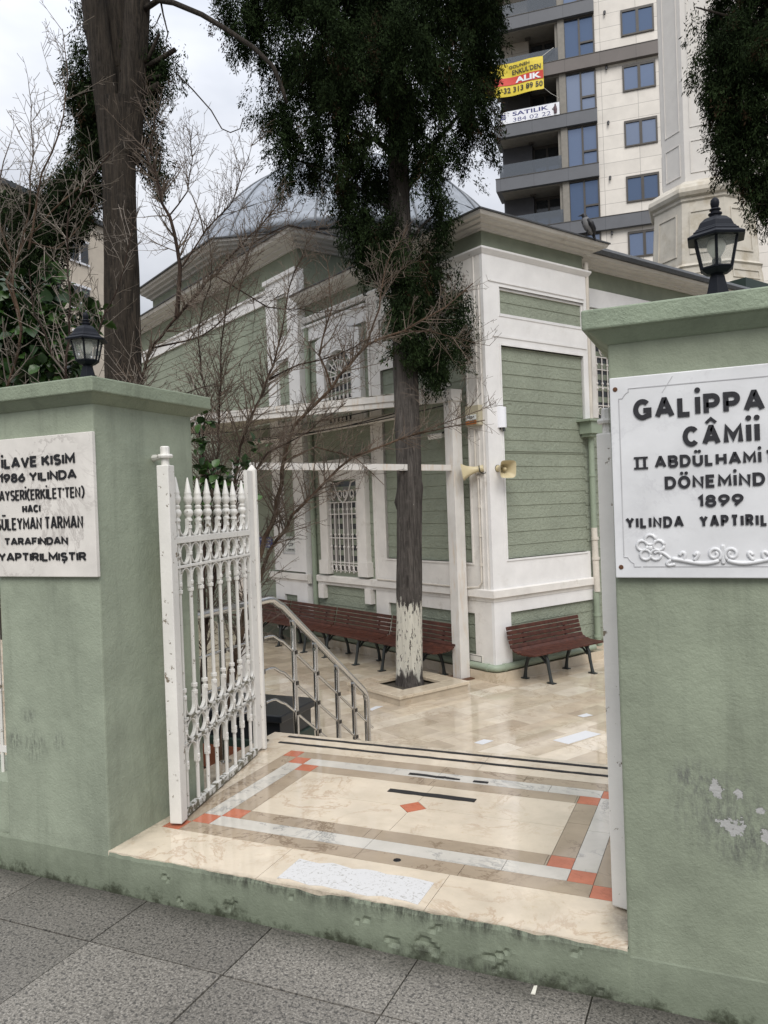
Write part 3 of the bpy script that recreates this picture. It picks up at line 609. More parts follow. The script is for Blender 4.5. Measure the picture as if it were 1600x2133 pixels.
for tx, x0, x1, z, h, sw in (('GAL\u0130PPA', -.264, .112, 1.8925, .066, .232), ('\u015eA', .134, .240, 1.8925, .066, .232), ('C\u00c2M\u0130\u0130', -.120, .096, 1.7995, .063, .232),
        ('ABD\u00dcLHAM\u0130', -.205, .098, 1.7375, .0385, .232), ('T', .108, .134, 1.7375, .0385, .232), ('D\u00d6NEM\u0130ND', -.177, .106, 1.6705, .040, .232), ('E', .116, .139, 1.6705, .040, .232), ('1899', -.084, .046, 1.6105, .0385, .232),
        ('YILINDA', -.299, -.125, 1.5505, .0355, .232), ('YAPTIRIL', -.080, .110, 1.5495, .0365, .232), ('MI\u015eTIR', .124, .262, 1.5495, .0365, .232)):
    mb = MB(); block_text(mb, FW, tx, x0, z, x1-x0, h, sw); mb.v = [(p[0], p[1]-.0238, p[2]) for p in mb.v]; part(mb, 'lettering', M_letter_worn, pr)
mb = MB()
for x in (-.257, -.235): mb.box(x-.0042, x+.0042, 1.7375, 1.7765, 0, .0040, 0, FW)
mb.box(-.267, -.225, 1.7375, 1.7430, 0, .0043, 0, FW); mb.box(-.267, -.225, 1.771, 1.7765, 0, .0043, 0, FW)
mb.v = [(p[0], p[1]-.0238, p[2]) for p in mb.v]; part(mb, 'lettering', M_letter_worn, pr)
mb = MB()
def scroll(cx_, cz_, r0, turns, a0, d, rad):       # spiral volute
    return [FW(cx_+math.cos(a0+d*t*2*math.pi*turns)*r0*(1-.75*t), cz_+math.sin(a0+d*t*2*math.pi*turns)*r0*(1-.75*t), .025) for t in [i/22 for i in range(23)]]
fx, fz = -.226, 1.487
for k in range(5):
    a = R(90+72*k); px_, pz_ = fx+.026*math.cos(a), fz+.026*math.sin(a)
    mb.tube([FW(px_+.016*math.cos(t), pz_+.016*math.sin(t), .025) for t in [2*math.pi*i/12 for i in range(13)]], .0052, 6)
mb.lathe([(.011, 0), (.009, .005), (.003, .007)], (0, 0, 0), 10, F=lambda a, b, c: FW(fx+a, fz+b, .023+c))
def curve(pts, r): mb.tube([FW(a, b, .0245) for a, b in pts], r, 6)
def bez(p0, p1, p2, p3, n=14): return [tuple((1-t)**3*p0[i]+3*(1-t)**2*t*p1[i]+3*(1-t)*t*t*p2[i]+t**3*p3[i] for i in (0, 1)) for t in [k/n for k in range(n+1)]]
for s, c0 in ((1, -.016), (-1, -.016)):
    T = lambda pts: [(c0+s*(a-c0), b) for a, b in pts] if s < 0 else pts
    rad = [.0042]*23
    mb.tube([FW(*(T([(p[0], p[1])])[0]), .0245) for p in [((-.040)+math.cos(R(-60)+2*math.pi*1.35*t)*.021*(1-.72*t), 1.466+math.sin(R(-60)+2*math.pi*1.35*t)*.021*(1-.72*t)) for t in [i/24 for i in range(25)]]], .0058, 6)
    curve(T(bez((-.028, 1.447), (-.08, 1.425), (-.12, 1.45), (-.165, 1.452))), .0072); curve(T(bez((-.10, 1.446), (-.075, 1.47), (-.09, 1.478), (-.098, 1.462))), .006)
    curve(T(bez((-.13, 1.447), (-.115, 1.475), (-.135, 1.478), (-.14, 1.462))), .006); curve(T(bez((-.165, 1.450), (-.19, 1.478), (-.205, 1.48), (-.215, 1.47))), .0056)
    curve(T(bez((-.165, 1.450), (-.19, 1.435), (-.175, 1.428), (-.155, 1.436))), .006); curve(T(bez((-.016, 1.437), (-.008, 1.445), (-.026, 1.475), (-.016, 1.494))), .005)
part(mb, 'carved_scroll', M_plaqueR, pr, smooth=True)
for (a, b_) in ((-.3175, 1.9965), (-.3175, 1.4265), (.286, 1.9965), (.286, 1.4265)):
    q = MB(); q.lathe([(.0075, 0), (.0075, .002), (.003, .003)], (0, 0, 0), 10, F=lambda x, y, z: FW(a+x, b_+y, .0235+z)); part(q, 'screw', M_rust, pr)
# left plaque
pl = thing('marble_plaque', 'veined cream marble plaque with seven lines of bold black lettering, on the left pillar', 'plaque', (-2.83, Y0, 1.385))
mb = MB(); mb.box(-3.140, -2.519, 1.386, 2.022, .001, .022, 0, FW); part(mb, 'slab', M_plaqueL, pl, bevel=.003)
mb = MB()
for s, x0, x1, z, h in (('\u0130LAVE KISIM', -3.070, -2.619, 1.885, .050), ('1986 YILINDA', -3.086, -2.613, 1.8195, .043), ("KAYSER\u0130(ERK\u0130LET'TEN)", -3.125, -2.571, 1.736, .049), ('HACI', -2.948, -2.836, 1.6785, .036),
                        ('S\u00dcLEYMAN TARMAN', -3.118, -2.586, 1.601, .057), ('TARAFINDAN', -3.070, -2.679, 1.531, .035), ('YAPTIRILMI\u015eTIR', -3.112, -2.575, 1.457, .040)):
    block_text(mb, FW, s, x0, z, x1-x0, h, .15 if s[0] in 'KS' else .235, gap=.075 if s[0] in 'KS' else .12); mb.v = [(p[0], p[1]-.0222, p[2]) for p in mb.v]; part(mb, 'lettering', M_letter, pl); mb = MB()

# ------------------------------------------------------------------ pillar lamps
def lamp(x, y, z, rot, label, lean=0):
    t = thing('pillar_lamp', label, 'lamp', (x, y, z), 'lanterns on the gate pillars'); t.rotation_euler = (0, lean, rot); t.scale = (1.1, 1.1, 1.02)
    q = MB(); q.lathe([(.056, 0), (.056, .006), (.050, .03), (.025, .140), (.025, .146), (.020, .147), (.020, .152), (.034, .155), (.047, .165), (.050, .170), (.047, .172)], (0, 0, 0), 6); q.build('base', M_lamp, t, bevel=.001)
    q = MB(); r0, r1, z0, z1 = .0485, .071, .170, .280
    for k in range(6):
        a = k*math.pi/3; c, s = math.cos(a), math.sin(a); q.tube([(r0*c, r0*s, z0), (r1*c, r1*s, z1)], .0048, 5)
        a2 = a+math.pi/3; q.tube([(r0*c, r0*s, z0+.004), (r0*math.cos(a2), r0*math.sin(a2), z0+.004)], .0045, 5); q.tube([(r1*c, r1*s, z1-.004), (r1*math.cos(a2), r1*math.sin(a2), z1-.004)], .006, 5)
    q.build('cage', M_lamp, t)
    for k in range(6):
        a, a2 = k*math.pi/3, (k+1)*math.pi/3; q = MB(); n = 14; vs = []
        for i in range(n+1):
            f = i/n; w = .0010 if i % 2 else -.0010
            for (r, zz) in ((r0-.001, z0+.006), (r1-.001, z1-.006)):
                p = Vector((r*math.cos(a), r*math.sin(a), zz)).lerp(Vector((r*math.cos(a2), r*math.sin(a2), zz)), f); p *= (1+w/.07); p.z = zz; vs.append(p)
        q.add(vs, [(2*i, 2*i+2, 2*i+3, 2*i+1) for i in range(n)]); q.build('glass_pane', M_lampglass, t)
    q = MB(); q.lathe([(.094, .268), (.096, .276), (.080, .286), (.076, .288), (.075, .294), (.070, .296), (.064, .304), (.061, .305), (.052, .325), (.036, .340), (.024, .345), (.014, .346)], (0, 0, 0), 6); q.build('roof', M_lamp, t, bevel=.0008)
    q = MB(); q.lathe([(.017, .342), (.017, .352), (.0205, .354), (.0205, .359), (.013, .362), (.013, .367), (.0175, .370), (.016, .374), (.010, .377), (.012, .382), (.0135, .393), (.012, .404), (.004, .412)], (0, 0, 0), 12); smooth_by_angle(q.build('finial', M_lamp, t))
    q = MB(); q.lathe([(.014, .170), (.014, .205), (.012, .206)], (0, 0, 0), 10); q.build('lamp_holder', M_lamp, t)
    q = MB(); q.lathe([(.011, .206), (.015, .214), (.026, .236), (.028, .252), (.022, .268), (.010, .275)], (0, 0, 0), 12); q.build('bulb', M_bulb, t, smooth=True)
    return t
lamp(-.008, 2.95, 2.252, R(-89), 'black lantern on the right gate pillar, clear ribbed glass with a big bulb inside', R(1.5))
lamp(-2.905, 2.98, 2.252, R(-57), 'black lantern on the left gate pillar, in front of leafy branches')

# ------------------------------------------------------------------ gate leaf (left, swung inward) and the edge of the right leaf
GA = Vector((-2.43, 2.985, FZ)); GB = Vector((-2.675, 4.09, FZ)); GD = (GB-GA).normalized(); GN = Vector((GD.y, -GD.x, 0))
def leaf(name, label, O, D, mirror, arm):
    Nn = Vector((D.y, -D.x, 0)); F = frame(O, D, Nn, Z); t = thing(name, label, 'gate', O, 'white wrought iron gate leaves')
    q = MB(); q.box(-.065, .0, -.03, .03, .012, 1.70, 0, F); part(q, 'hinge_stile', M_gate, t, bevel=.004)
    q = MB(); q.lathe([(.019, 1.695), (.019, 1.74), (.022, 1.742), (.022, 1.785), (.018, 1.79)], (-.032, 0, 0), 10, F=F); 
    ap = F(-.032, 0, 1.742); q.tube([ap+(arm-ap)*.0, ap+(arm-ap)*.6, arm], [.013, .013, .017], 8); q.lathe([(.034, 1.735), (.037, 1.744), (.034, 1.752)], (-.032, 0, 0), 12, F=F); part(q, 'hinge_pin', M_gate, t)
    q = MB(); q.box(.985, 1.075, -.012, .012, .02, 1.715, 0, F); q.box(1.075, 1.105, -.024, .030, .008, 1.72, 0, F)
    q.hexa([F(1.075, -.024, 1.72), F(1.105, -.024, 1.72), F(1.105, .03, 1.72), F(1.075, .03, 1.72), F(1.088, -.002, 1.752), F(1.092, -.002, 1.752), F(1.092, .008, 1.752), F(1.088, .008, 1.752)])
    for i in range(64): q.tube([F(1.106, -.01+.012*(i % 2), .08+.025*i), F(1.106, .012-.012*(i % 2), .098+.025*i)], .0045, 4)
    part(q, 'lock_stile', M_gate, t, bevel=.002)
    for (z0, z1, w, m) in ((1.325, 1.357, .016, M_gate), (1.203, 1.217, .013, M_gate), (.460, .474, .013, M_gate_worn), (.345, .359, .013, M_gate_worn), (.010, .044, .016, M_gate_worn)):
        q = MB(); q.box(.0, .985, -w, w, z0, z1, 0, F); part(q, 'rail', m, t, bevel=.002)
    step = .1205; x0 = .066
    first = {}
    for k in range(8):
        if not first:
            q = MB(); q.tube([F(x0, 0, .044), F(x0, 0, 1.325)], .0095, 8)
            for zz in (1.27, 1.125, 1.09, .575, .61, .405, .255, .235): q.lathe([(.0095, zz-.011), (.016, zz-.009), (.0165, zz+.007), (.0095, zz+.010)], (x0, 0, 0), 8, F=F)
            part(q, 'bar', M_gate, t); b0 = t.children[-1] if t.children else None
            b0 = [c for c in t.children if c.name.startswith('bar')][-1]; smooth_by_angle(b0)
            q = MB(); q.lathe([(.010, 1.357), (.010, 1.428), (.018, 1.432), (.018, 1.440), (.013, 1.446), (.013, 1.452), (.021, 1.462), (.024, 1.474), (.021, 1.484), (.014, 1.492), (.018, 1.498), (.018, 1.506), (.011, 1.512), (.017, 1.522),
                               (.0225, 1.537), (.0225, 1.548), (.017, 1.562), (.0185, 1.568), (.0185, 1.574), (.0165, 1.578), (.0045, 1.644), (.001, 1.650)], (x0, 0, 0), 10, F=F)
            q.lathe([(.010, 1.393), (.0165, 1.395), (.0165, 1.41), (.010, 1.412)], (x0, 0, 0), 8, F=F)
            part(q, 'spear', M_gate, t); s0 = [c for c in t.children if c.name.startswith('spear')][-1]; smooth_by_angle(s0); s0.parent = b0; first = dict(b=b0, s=s0)
        else:
            dd = D*(step*k+rnd.uniform(-.006, .006)); dd.z = rnd.uniform(-.004, .004)*(1 if k else 0)
            c = first['b'].copy(); COL.objects.link(c); c.parent = t; c.location = dd
            s = first['s'].copy(); COL.objects.link(s); s.parent = c; s.location = (0, 0, rnd.uniform(-.006, .003)); s.rotation_euler = (rnd.uniform(-.002, .002), rnd.uniform(-.002, .002), 0)
    q = MB(); h = step/2
    def strap(pts, w=.009, th=.003):           # flat bar bent along pts (a, z)
        for (a0, z0_), (a1, z1_) in zip(pts, pts[1:]):
            d_ = Vector((a1-a0, 0, z1_-z0_)); nn = Vector((-d_.z, 0, d_.x)).normalized()*th
            P = [F(a0-nn.x, -w, z0_-nn.z), F(a1-nn.x, -w, z1_-nn.z), F(a1+nn.x, -w, z1_+nn.z), F(a0+nn.x, -w, z0_+nn.z), F(a0-nn.x, w, z0_-nn.z), F(a1-nn.x, w, z1_-nn.z), F(a1+nn.x, w, z1_+nn.z), F(a0+nn.x, w, z0_+nn.z)]
            q.hexa(P)
    for k in range(9):
        m_ = x0+step*(k-.5); lo_, hi_ = max(.002, m_-h+.011), min(.984, m_+h-.011); rr = (hi_-lo_)/2; cc = (hi_+lo_)/2
        el = lambda z0_, z1_, a0, a1, n=12: [(cc+rr*math.cos(R(a0+(a1-a0)*i/n)), (z0_+z1_)/2+(z1_-z0_)/2*math.sin(R(a0+(a1-a0)*i/n))) for i in range(n+1)]
        strap(el(1.221, 1.321, 0, 360, 18)); strap(el(.363, .457, 0, 360, 18))
        u = lambda z0_, up, hh: [(hi_-.0, z0_+up*hh)]+[(cc+rr*math.cos(R(a)), z0_+up*(.05-.047*math.sin(R(a)))) for a in range(0, 181, 15)]+[(lo_, z0_+up*hh)]
        strap(u(1.357, 1, .085)); strap(u(1.203, -1, .10)); strap(u(.474, 1, .10)); strap(u(.345, -1, .11))
    part(q, 'scrollwork', M_gate, t)
    return t
leaf('gate_leaf', 'white wrought iron gate leaf with spear tips, open at the left pillar', GA, GD, False, Vector((-2.53, 3.0, FZ+1.742)))
leaf('gate_leaf', 'right iron gate leaf seen edge on as a white post against the right pillar', Vector((-.372, 2.90, FZ)), Vector((.30, .954, 0)).normalized(), True, Vector((-.34, 2.90, FZ+1.742)))

# ------------------------------------------------------------------ stair handrail
hr = thing('stair_handrail', 'stainless steel stair handrail with three thin mid rails beside the gate leaf', 'handrail', (-2.74, 4.37, FZ))
HX = -2.74
def rise(y): return 0 if y < 4.37 else -(y-4.37)*.70
def rpath(off, y0, y1, endz=None):
    ys = [y0]+[4.29, 4.34, 4.37, 4.41, 4.46]+[y1]; out_ = []
    for y in ys:
        z = FZ+off+rise(y)
        if abs(y-4.37) < .06: z = FZ+off-{4.34: .006, 4.37: .02, 4.41: .043}.get(y, .07 if y > 4.37 else 0)
        out_.append((HX, y, z))
    return out_
q = MB(); P = rpath(.895, 3.40, 5.66); P += [(HX, 5.705, P[-1][2]-.045), (HX, 5.725, P[-1][2]-.10), (HX, 5.727, CZ)]; q.tube(P, .0255, 14); smooth_by_angle(part(q, 'top_rail', M_steel, hr), 60)
for off, y1 in ((.655, 5.82), (.445, 5.72), (.24, 5.50)):
    q = MB(); q.tube(rpath(off, 3.40, y1), .0095, 10); smooth_by_angle(part(q, 'mid_rail', M_steel, hr), 60)
for y, zb in ((3.78, FZ), (4.19, FZ), (4.60, FZ-.192), (4.895, FZ-.384), (5.215, FZ-.576), (5.49, FZ-.768)):
    q = MB(); zt = FZ+.895+rise(y)-.075; q.tube([(HX, y, zb), (HX, y, zt)], .0195, 12); q.lathe([(.034, zb), (.034, zb+.008)], (HX, y, 0), 14)
    p = part(q, 'post', M_steel, hr); smooth_by_angle(p)
    q = MB(); q.tube([(HX, y, zt), (HX, y, zt+.025), (HX, y-.012, zt+.05), (HX, y-.012, zt+.075)], [.021, .021, .016, .009], 10); part(q, 'bracket', M_steel, hr)
    for off in (.655, .445, .24):
        zz = FZ+off+rise(y)
        if zz > zb+.05: q = MB(); q.box(HX-.013, HX+.023, y-.013, y+.013, zz-.013, zz+.013); part(q, 'clamp', M_clamp, hr)

# chest beside the stairs
ch = thing('garden_chest', 'dark green metal chest with a black lid on the lower ground beside the stairs', 'chest', (-3.5, 5.75, CZ))
q = MB(); q.box(-4.5, -3.40, 5.45, 6.02, CZ, -.26); part(q, 'body', M_greenbox, ch, bevel=.01)
q = MB(); q.box(-4.53, -3.37, 5.42, 6.05, -.09, -.03); q.box(-4.48, -3.42, 5.47, 6.0, -.262, -.092); part(q, 'lid', simple('black_lid', (.012, .014, .017), .3), ch, bevel=.008)
q = MB(); q.box(-4.3, -3.6, 5.425, 5.448, CZ+.05, CZ+.24); q.box(-4.3, -3.6, 5.425, 5.448, CZ+.26, CZ+.45); part(q, 'wood_panel', M_planter, ch)

# small litter on the pavement
q = MB(); p = onZ(1113, 2064, .002); q.hexa([Vector((p.x+a, p.y+b, p.z+c)) for a, b, c in ((-.006, -.022, 0), (.008, -.02, 0), (.006, .02, .002), (-.005, .018, .004), (-.006, -.022, .003), (.008, -.02, .004), (.006, .02, .008), (-.005, .018, .006))])
tag(q.build('paper_scrap', simple('scrap_paper', (.62, .60, .52), .8)), 'tiny crumpled off white paper scrap on the granite pavement', 'litter')

# ------------------------------------------------------------------ mosque
mo = thing('mosque', 'sage green boarded mosque with white trim, grey cornices and a lead dome', 'mosque', C3)
FR = frame(C3, U, Z, -V); FL = frame(C3, V, Z, -U)           # right face / left face: along, up, out
def grid_trim(mb, F, rect, holes, t, base=0, m=0):           # raised flat trim with rectangular openings
    xs = sorted({rect[0], rect[1]} | {h[i] for h in holes for i in (0, 1)}); zs = sorted({rect[2], rect[3]} | {h[i] for h in holes for i in (2, 3)})
    xs = [x for x in xs if rect[0] <= x <= rect[1]]; zs = [z for z in zs if rect[2] <= z <= rect[3]]
    solid = {}
    for i in range(len(xs)-1):
        for j in range(len(zs)-1):
            cx_, cz_ = (xs[i]+xs[i+1])/2, (zs[j]+zs[j+1])/2
            solid[i, j] = not any(h[0] < cx_ < h[1] and h[2] < cz_ < h[3] for h in holes)
    for (i, j), s in solid.items():
        if not s: continue
        a, b_, c, d = xs[i], xs[i+1], zs[j], zs[j+1]
        mb.quad(F(a, c, t), F(b_, c, t), F(b_, d, t), F(a, d, t), m)
        if not solid.get((i-1, j)): mb.quad(F(a, c, base), F(a, c, t), F(a, d, t), F(a, d, base), m)
        if not solid.get((i+1, j)): mb.quad(F(b_, c, t), F(b_, c, base), F(b_, d, base), F(b_, d, t), m)
        if not solid.get((i, j-1)): mb.quad(F(a, c, base), F(b_, c, base), F(b_, c, t), F(a, c, t), m)
        if not solid.get((i, j+1)): mb.quad(F(a, d, t), F(b_, d, t), F(b_, d, base), F(a, d, base), m)
def clap(mb, F, x0, x1, z0, z1, h=.182, base=.006, m=0, ph=0):
    z = z0
    while z < z1-.001:
        t = min(z1, z+h); lo_, hi_ = base+.010, base+.002
        mb.quad(F(x0, z+.006, lo_), F(x1, z+.006, lo_), F(x1, t, hi_), F(x0, t, hi_), m); mb.quad(F(x0, z, base), F(x1, z, base), F(x1, z+.006, lo_), F(x0, z+.006, lo_), m); z = t
def loft(mb, path, prof, m=0, closed=False):                  # run a (out, height) section along a plan polyline given in (u,v), mitred; outside lies to the right of travel
    n = len(path); rows = []
    for i, p in enumerate(path):
        pr_ = path[i-1] if (i > 0 or closed) else None; nx_ = path[(i+1) % n] if (i < n-1 or closed) else None
        ns = []
        for a, b_ in ((pr_, p), (p, nx_)):
            if a is None or b_ is None: continue
            d = Vector((b_[0]-a[0], b_[1]-a[1])); d.normalize(); ns.append(Vector((d.y, -d.x)))
        o = ns[0] if len(ns) == 1 else (ns[0]+ns[1])/(1+ns[0].dot(ns[1]))
        rows.append([FB(p[0]+o.x*q[0], p[1]+o.y*q[0], q[1]) for q in prof])
    k = len(prof); vs = [x for r in rows for x in r]; fs = []
    for i in range(n if closed else n-1):
        j = (i+1) % n
        for q in range(k-1): fs.append((i*k+q, j*k+q, j*k+q+1, i*k+q+1))
    if not closed: fs += [tuple(range(k)), tuple((n-1)*k+q for q in range(k-1, -1, -1))]
    mb.add(vs, fs, m)
def moulded(mb, F, hole, t, w=.035, m=0):                      # slim inner moulding round an opening
    a, b_, c, d = hole; grid_trim(mb, F, (a, b_, c, d), [(a+w, b_-w, c+w, d-w)], t*.62, 0, m); grid_trim(mb, F, (a-.012, b_+.012, c-.012, d+.012), [(a, b_, c, d)], t+.008, 0, m)
CORN = lambda z: [(.0, z), (.04, z), (.045, z+.024), (.115, z+.032), (.12, z+.06), (.20, z+.067), (.21, z+.090), (.265, z+.097), (.285, z+.135), (.285, z+.145), (.0, z+.145)]
# walls (solid blocks)
q = MB(); q.box(0, 2.12, 0, 4.62, CZ-.05, 5.40, 0, FB); part(q, 'wall', M_frieze, mo)
q = MB(); q.box(2.118, 9.5, .40, 4.6, CZ-.05, 5.40, 0, FB); part(q, 'wall', M_frieze, mo)
q = MB(); q.box(-.10, 8.6, 4.60, 14.8, CZ-.05, 6.42, 0, FB); part(q, 'wall', M_frieze, mo)
# --- right face of the corner pavilion
q = MB(); holes = [(.245, 2.0, .86, 2.62), (.245, 2.0, 2.60, 3.79), (.25, 2.05, 4.20, 4.59)]
grid_trim(q, FR, (-.05, 2.12, 2.62, 5.02), [(.245, 2.0, 2.5, 3.79), (.25, 2.05, 4.20, 4.59)], .05); grid_trim(q, FR, (-.05, 2.02, .46, 2.62), [(.245, 2.1, .86, 2.7)], .05)
grid_trim(q, FR, (-.05, 2.1, CZ+.16, .32), [(.27, 2.2, CZ, .13)], .05)
moulded(q, FR, (.25, 2.05, 4.20, 4.59), .05)
for (a, b_, c, d) in ((.22, .245, .86, 3.79), (.22, 2.0, 3.79, 3.815), (2.0, 2.025, 2.62, 3.815), (.22, 1.95, .835, .86)): q.box(a, b_, c, d, .0, .062, 0, FR)
q.box(.05, 2.06, 4.645, 4.665, .05, .062, 0, FR); q.box(.10, 2.09, 3.90, 3.93, .05, .06, 0, FR)
part(q, 'pilaster', M_trim, mo)
q = MB(); clap(q, FR, .245, 2.0, .86, 3.79); clap(q, FR, .25, 2.05, 4.20, 4.59, .195); clap(q, FR, .27, 2.12, CZ+.16, .13, .19); clap(q, FR, 2.0, 2.118, .46, 2.62); q.box(.245, 2.02, 2.345, 2.375, .0, .026, 0, FR); part(q, 'boarding', M_boards, mo)
# --- left face: corner bay
q = MB(); grid_trim(q, FL, (0, 2.62, .46, 5.02), [(.33, 2.29, .82, 3.79), (.33, 2.29, 4.20, 4.59)], .05); grid_trim(q, FL, (0, 2.62, CZ+.16, .32), [(.33, 2.29, CZ, .12)], .05)
for a, b_, c, d in ((.305, .33, .82, 3.79), (.305, 2.315, 3.79, 3.815), (2.29, 2.315, .82, 3.79), (.305, 2.315, .795, .82), (.03, .05, .46, 4.6), (.115, .13, .46, 5.0), (2.55, 2.57, .46, 5.0)): q.box(a, b_, c, d, .0, .062, 0, FL)
moulded(q, FL, (.33, 2.29, 4.20, 4.59), .05); part(q, 'pilaster', M_trimdirty, mo)
q = MB(); clap(q, FL, .33, 2.29, .82, 3.79); part(q, 'boarding', M_boards, mo); q = MB(); clap(q, FL, .33, 2.29, 4.20, 4.59, .195); part(q, 'boarding', M_boards, mo); q = MB(); clap(q, FL, .33, 2.29, CZ+.16, .12, .19); part(q, 'boarding', M_boards, mo); q = MB()
# window bay boards and the long wall of the hall
clap(q, FL, 2.62, 4.60, .46, 4.62); part(q, 'boarding', M_boards, mo); q = MB(); clap(q, FL, 2.62, 4.60, CZ+.16, .32, .19); part(q, 'boarding', M_boards, mo); q = MB()
FH = frame(C3-U*.10, V, Z, -U); clap(q, FH, 5.72, 14.8, CZ+.16, 5.62)
part(q, 'boarding', M_boards, mo)
q = MB(); grid_trim(q, FL, (2.62, 4.60, 4.66, 4.92), [], .05); grid_trim(q, FH, (5.72, 14.8, 5.62, 5.86), [], .05); q.box(5.72, 14.8, 5.83, 5.87, .05, .085, 0, FH); q.box(2.62, 4.6, 4.90, 4.94, .05, .085, 0, FL); part(q, 'band', M_trim, mo)
# hall corner pilaster with sunk panels
q = MB(); grid_trim(q, FH, (4.60, 5.72, .50, 6.02), [(4.93, 5.39, .82, 2.95), (4.93, 5.39, 3.25, 4.45), (4.93, 5.39, 4.85, 5.65)], .06); grid_trim(q, FH, (4.60, 5.72, CZ+.16, .36), [(4.93, 5.39, CZ, .06)], .06)
for h_ in ((4.93, 5.39, .82, 2.95), (4.93, 5.39, 3.25, 4.45), (4.93, 5.39, 4.85, 5.65)): moulded(q, FH, h_, .06)
q.box(4.56, 5.76, 5.95, 6.03, .0, .10, 0, FH); FHR = frame(C3+V*4.6, U, Z, -V); grid_trim(q, FHR, (-.16, .0, CZ+.16, 6.02), [], .04)
part(q, 'pilaster', M_trim, mo)
q = MB(); clap(q, FH, 4.965, 5.355, .855, 2.915); part(q, 'boarding', M_boards, mo); q = MB(); clap(q, FH, 4.965, 5.355, 3.285, 4.415); part(q, 'boarding', M_boards, mo); q = MB(); clap(q, FH, 4.965, 5.355, 4.885, 5.615); part(q, 'boarding', M_boards, mo); q = MB(); clap(q, FH, 4.93, 5.39, CZ+.16, .06, .19); part(q, 'boarding', M_boards, mo)
# ledges, cornices, plinth
LED = [(0, .30), (.06, .30), (.065, .34), (.10, .36), (.10, .455), (.085, .465), (0, .47)]
q = MB(); loft(q, [(0, 4.34), (0, 0), (2.04, 0)], LED); loft(q, [(-.10, 5.90), (-.10, 4.50)], LED)
for v in (4.12, 2.70): q.box(v, v+.17, .06, .305, .0, .10, 0, FL)
part(q, 'ledge', M_trimdirty, mo)
q = MB(); loft(q, [(0, 4.6), (0, 0), (2.12, 0), (2.12, .4)], [(0, 5.00), (.055, 5.00), (.075, 5.03), (.095, 5.06), (.095, 5.085), (0, 5.10)]); part(q, 'band', M_trim, mo)
q = MB(); loft(q, [(0, 4.60), (0, 0), (2.12, 0), (2.12, .40)], CORN(5.325)); loft(q, [(2.40, .40), (9.5, .40)], CORN(5.325)); part(q, 'cornice', M_cornice, mo)
q = MB(); loft(q, [(-.10, 14.8), (-.10, 4.60), (8.6, 4.60)], [(p[0]*1.25, 6.38+(p[1]-6.38)*1.5) for p in CORN(6.38)]); part(q, 'cornice', M_cornice, mo)
q = MB(); loft(q, [(0, 4.60), (0, 0), (2.12, 0), (2.12, .40)], [(0, 5.473), (.305, 5.473), (.305, 5.492), (.10, 5.55), (0, 5.55)]); q.box(0, 2.11, .0, 4.6, 5.47, 5.555, 0, FB); q.box(2.12, 9.5, .40, 4.6, 5.47, 5.56, 0, FB)
loft(q, [(2.48, .40), (9.5, .40)], [(0, 5.473), (.33, 5.473), (.35, 5.53), (.31, 5.585), (.1, 5.70), (0, 5.71)]); part(q, 'roof', M_slate, mo)
q = MB(); loft(q, [(-.10, 14.8), (-.10, 4.60), (8.6, 4.60)], [(0, 6.60), (.385, 6.60), (.385, 6.625), (0, 6.72)]); q.box(-.1, 8.6, 4.6, 14.8, 6.595, 6.70, 0, FB); part(q, 'roof', M_slate, mo)
# drum and dome
ap = 4.5; oc = [(4.5+ap/math.cos(math.pi/8)*math.cos(R(22.5+45*k)), 9.7+ap/math.cos(math.pi/8)*math.sin(R(22.5+45*k))) for k in range(8)][::-1]
oc = [p for p in oc]
def orient(path):      # loft expects the outside on the right of travel
    ar = sum(path[i][0]*path[(i+1) % 8][1]-path[(i+1) % 8][0]*path[i][1] for i in range(8)); return path if ar > 0 else path[::-1]
oc = orient([(0, 11.9), (0, 7.7), (2.6, 5.1), (6, 5.1), (8.4, 7.7), (8.4, 11.9), (6, 13.5), (2.6, 13.5)])
q = MB(); loft(q, oc, [(0, 6.7), (0, 7.18)], 0, True); part(q, 'drum', M_frieze, mo)
q = MB(); loft(q, oc, [(0, 7.13), (.05, 7.14), (.06, 7.19), (.15, 7.20), (.16, 7.25), (.25, 7.26), (.27, 7.31), (.33, 7.32), (.34, 7.37), (0, 7.37)], 0, True); part(q, 'cornice', M_cornice, mo)
q = MB(); loft(q, oc, [(0, 7.372), (.385, 7.372), (.385, 7.40), (-.1, 7.47)], 0, True); part(q, 'roof', M_slate, mo)
DC = FB(4.0, 8.6, 5.8); DR = 4.4; q = MB(); n = 48; prof = [(DR*math.cos(R(22+68*i/26)), DR*math.sin(R(22+68*i/26))) for i in range(26)]+[(.12, DR-.003)]
q.lathe(prof, DC, n); dome = part(q, 'dome', M_lead, mo, smooth=True)
q = MB()
for k in range(24):
    a = 2*math.pi*k/24; q.tube([(DC.x+(DR+.012)*math.cos(R(e))*math.cos(a), DC.y+(DR+.012)*math.cos(R(e))*math.sin(a), DC.z+(DR+.012)*math.sin(R(e))) for e in range(22, 89, 3)], .022, 5)
for e in (33, 55):
    q.tube([(DC.x+(DR+.004)*math.cos(R(e))*math.cos(R(t)), DC.y+(DR+.004)*math.cos(R(e))*math.sin(R(t)), DC.z+(DR+.004)*math.sin(R(e))) for t in range(0, 361, 10)], .010, 4)
s_ = q.build('seam', M_leadseam, dome); s_.matrix_parent_inverse = Matrix.Translation(-Vector(mo.location))
q = MB(); q.lathe([(.14, 0), (.14, .1), (.07, .18), (.16, .34), (.07, .5), (.11, .62), (.04, .74), (.03, 1.1), (.005, 1.2)], DC+Z*(DR-.05), 12); f_ = q.build('finial', simple('brass', (.4, .28, .08), .35, metal=1), dome, smooth=True); f_.matrix_parent_inverse = Matrix.Translation(-Vector(mo.location))
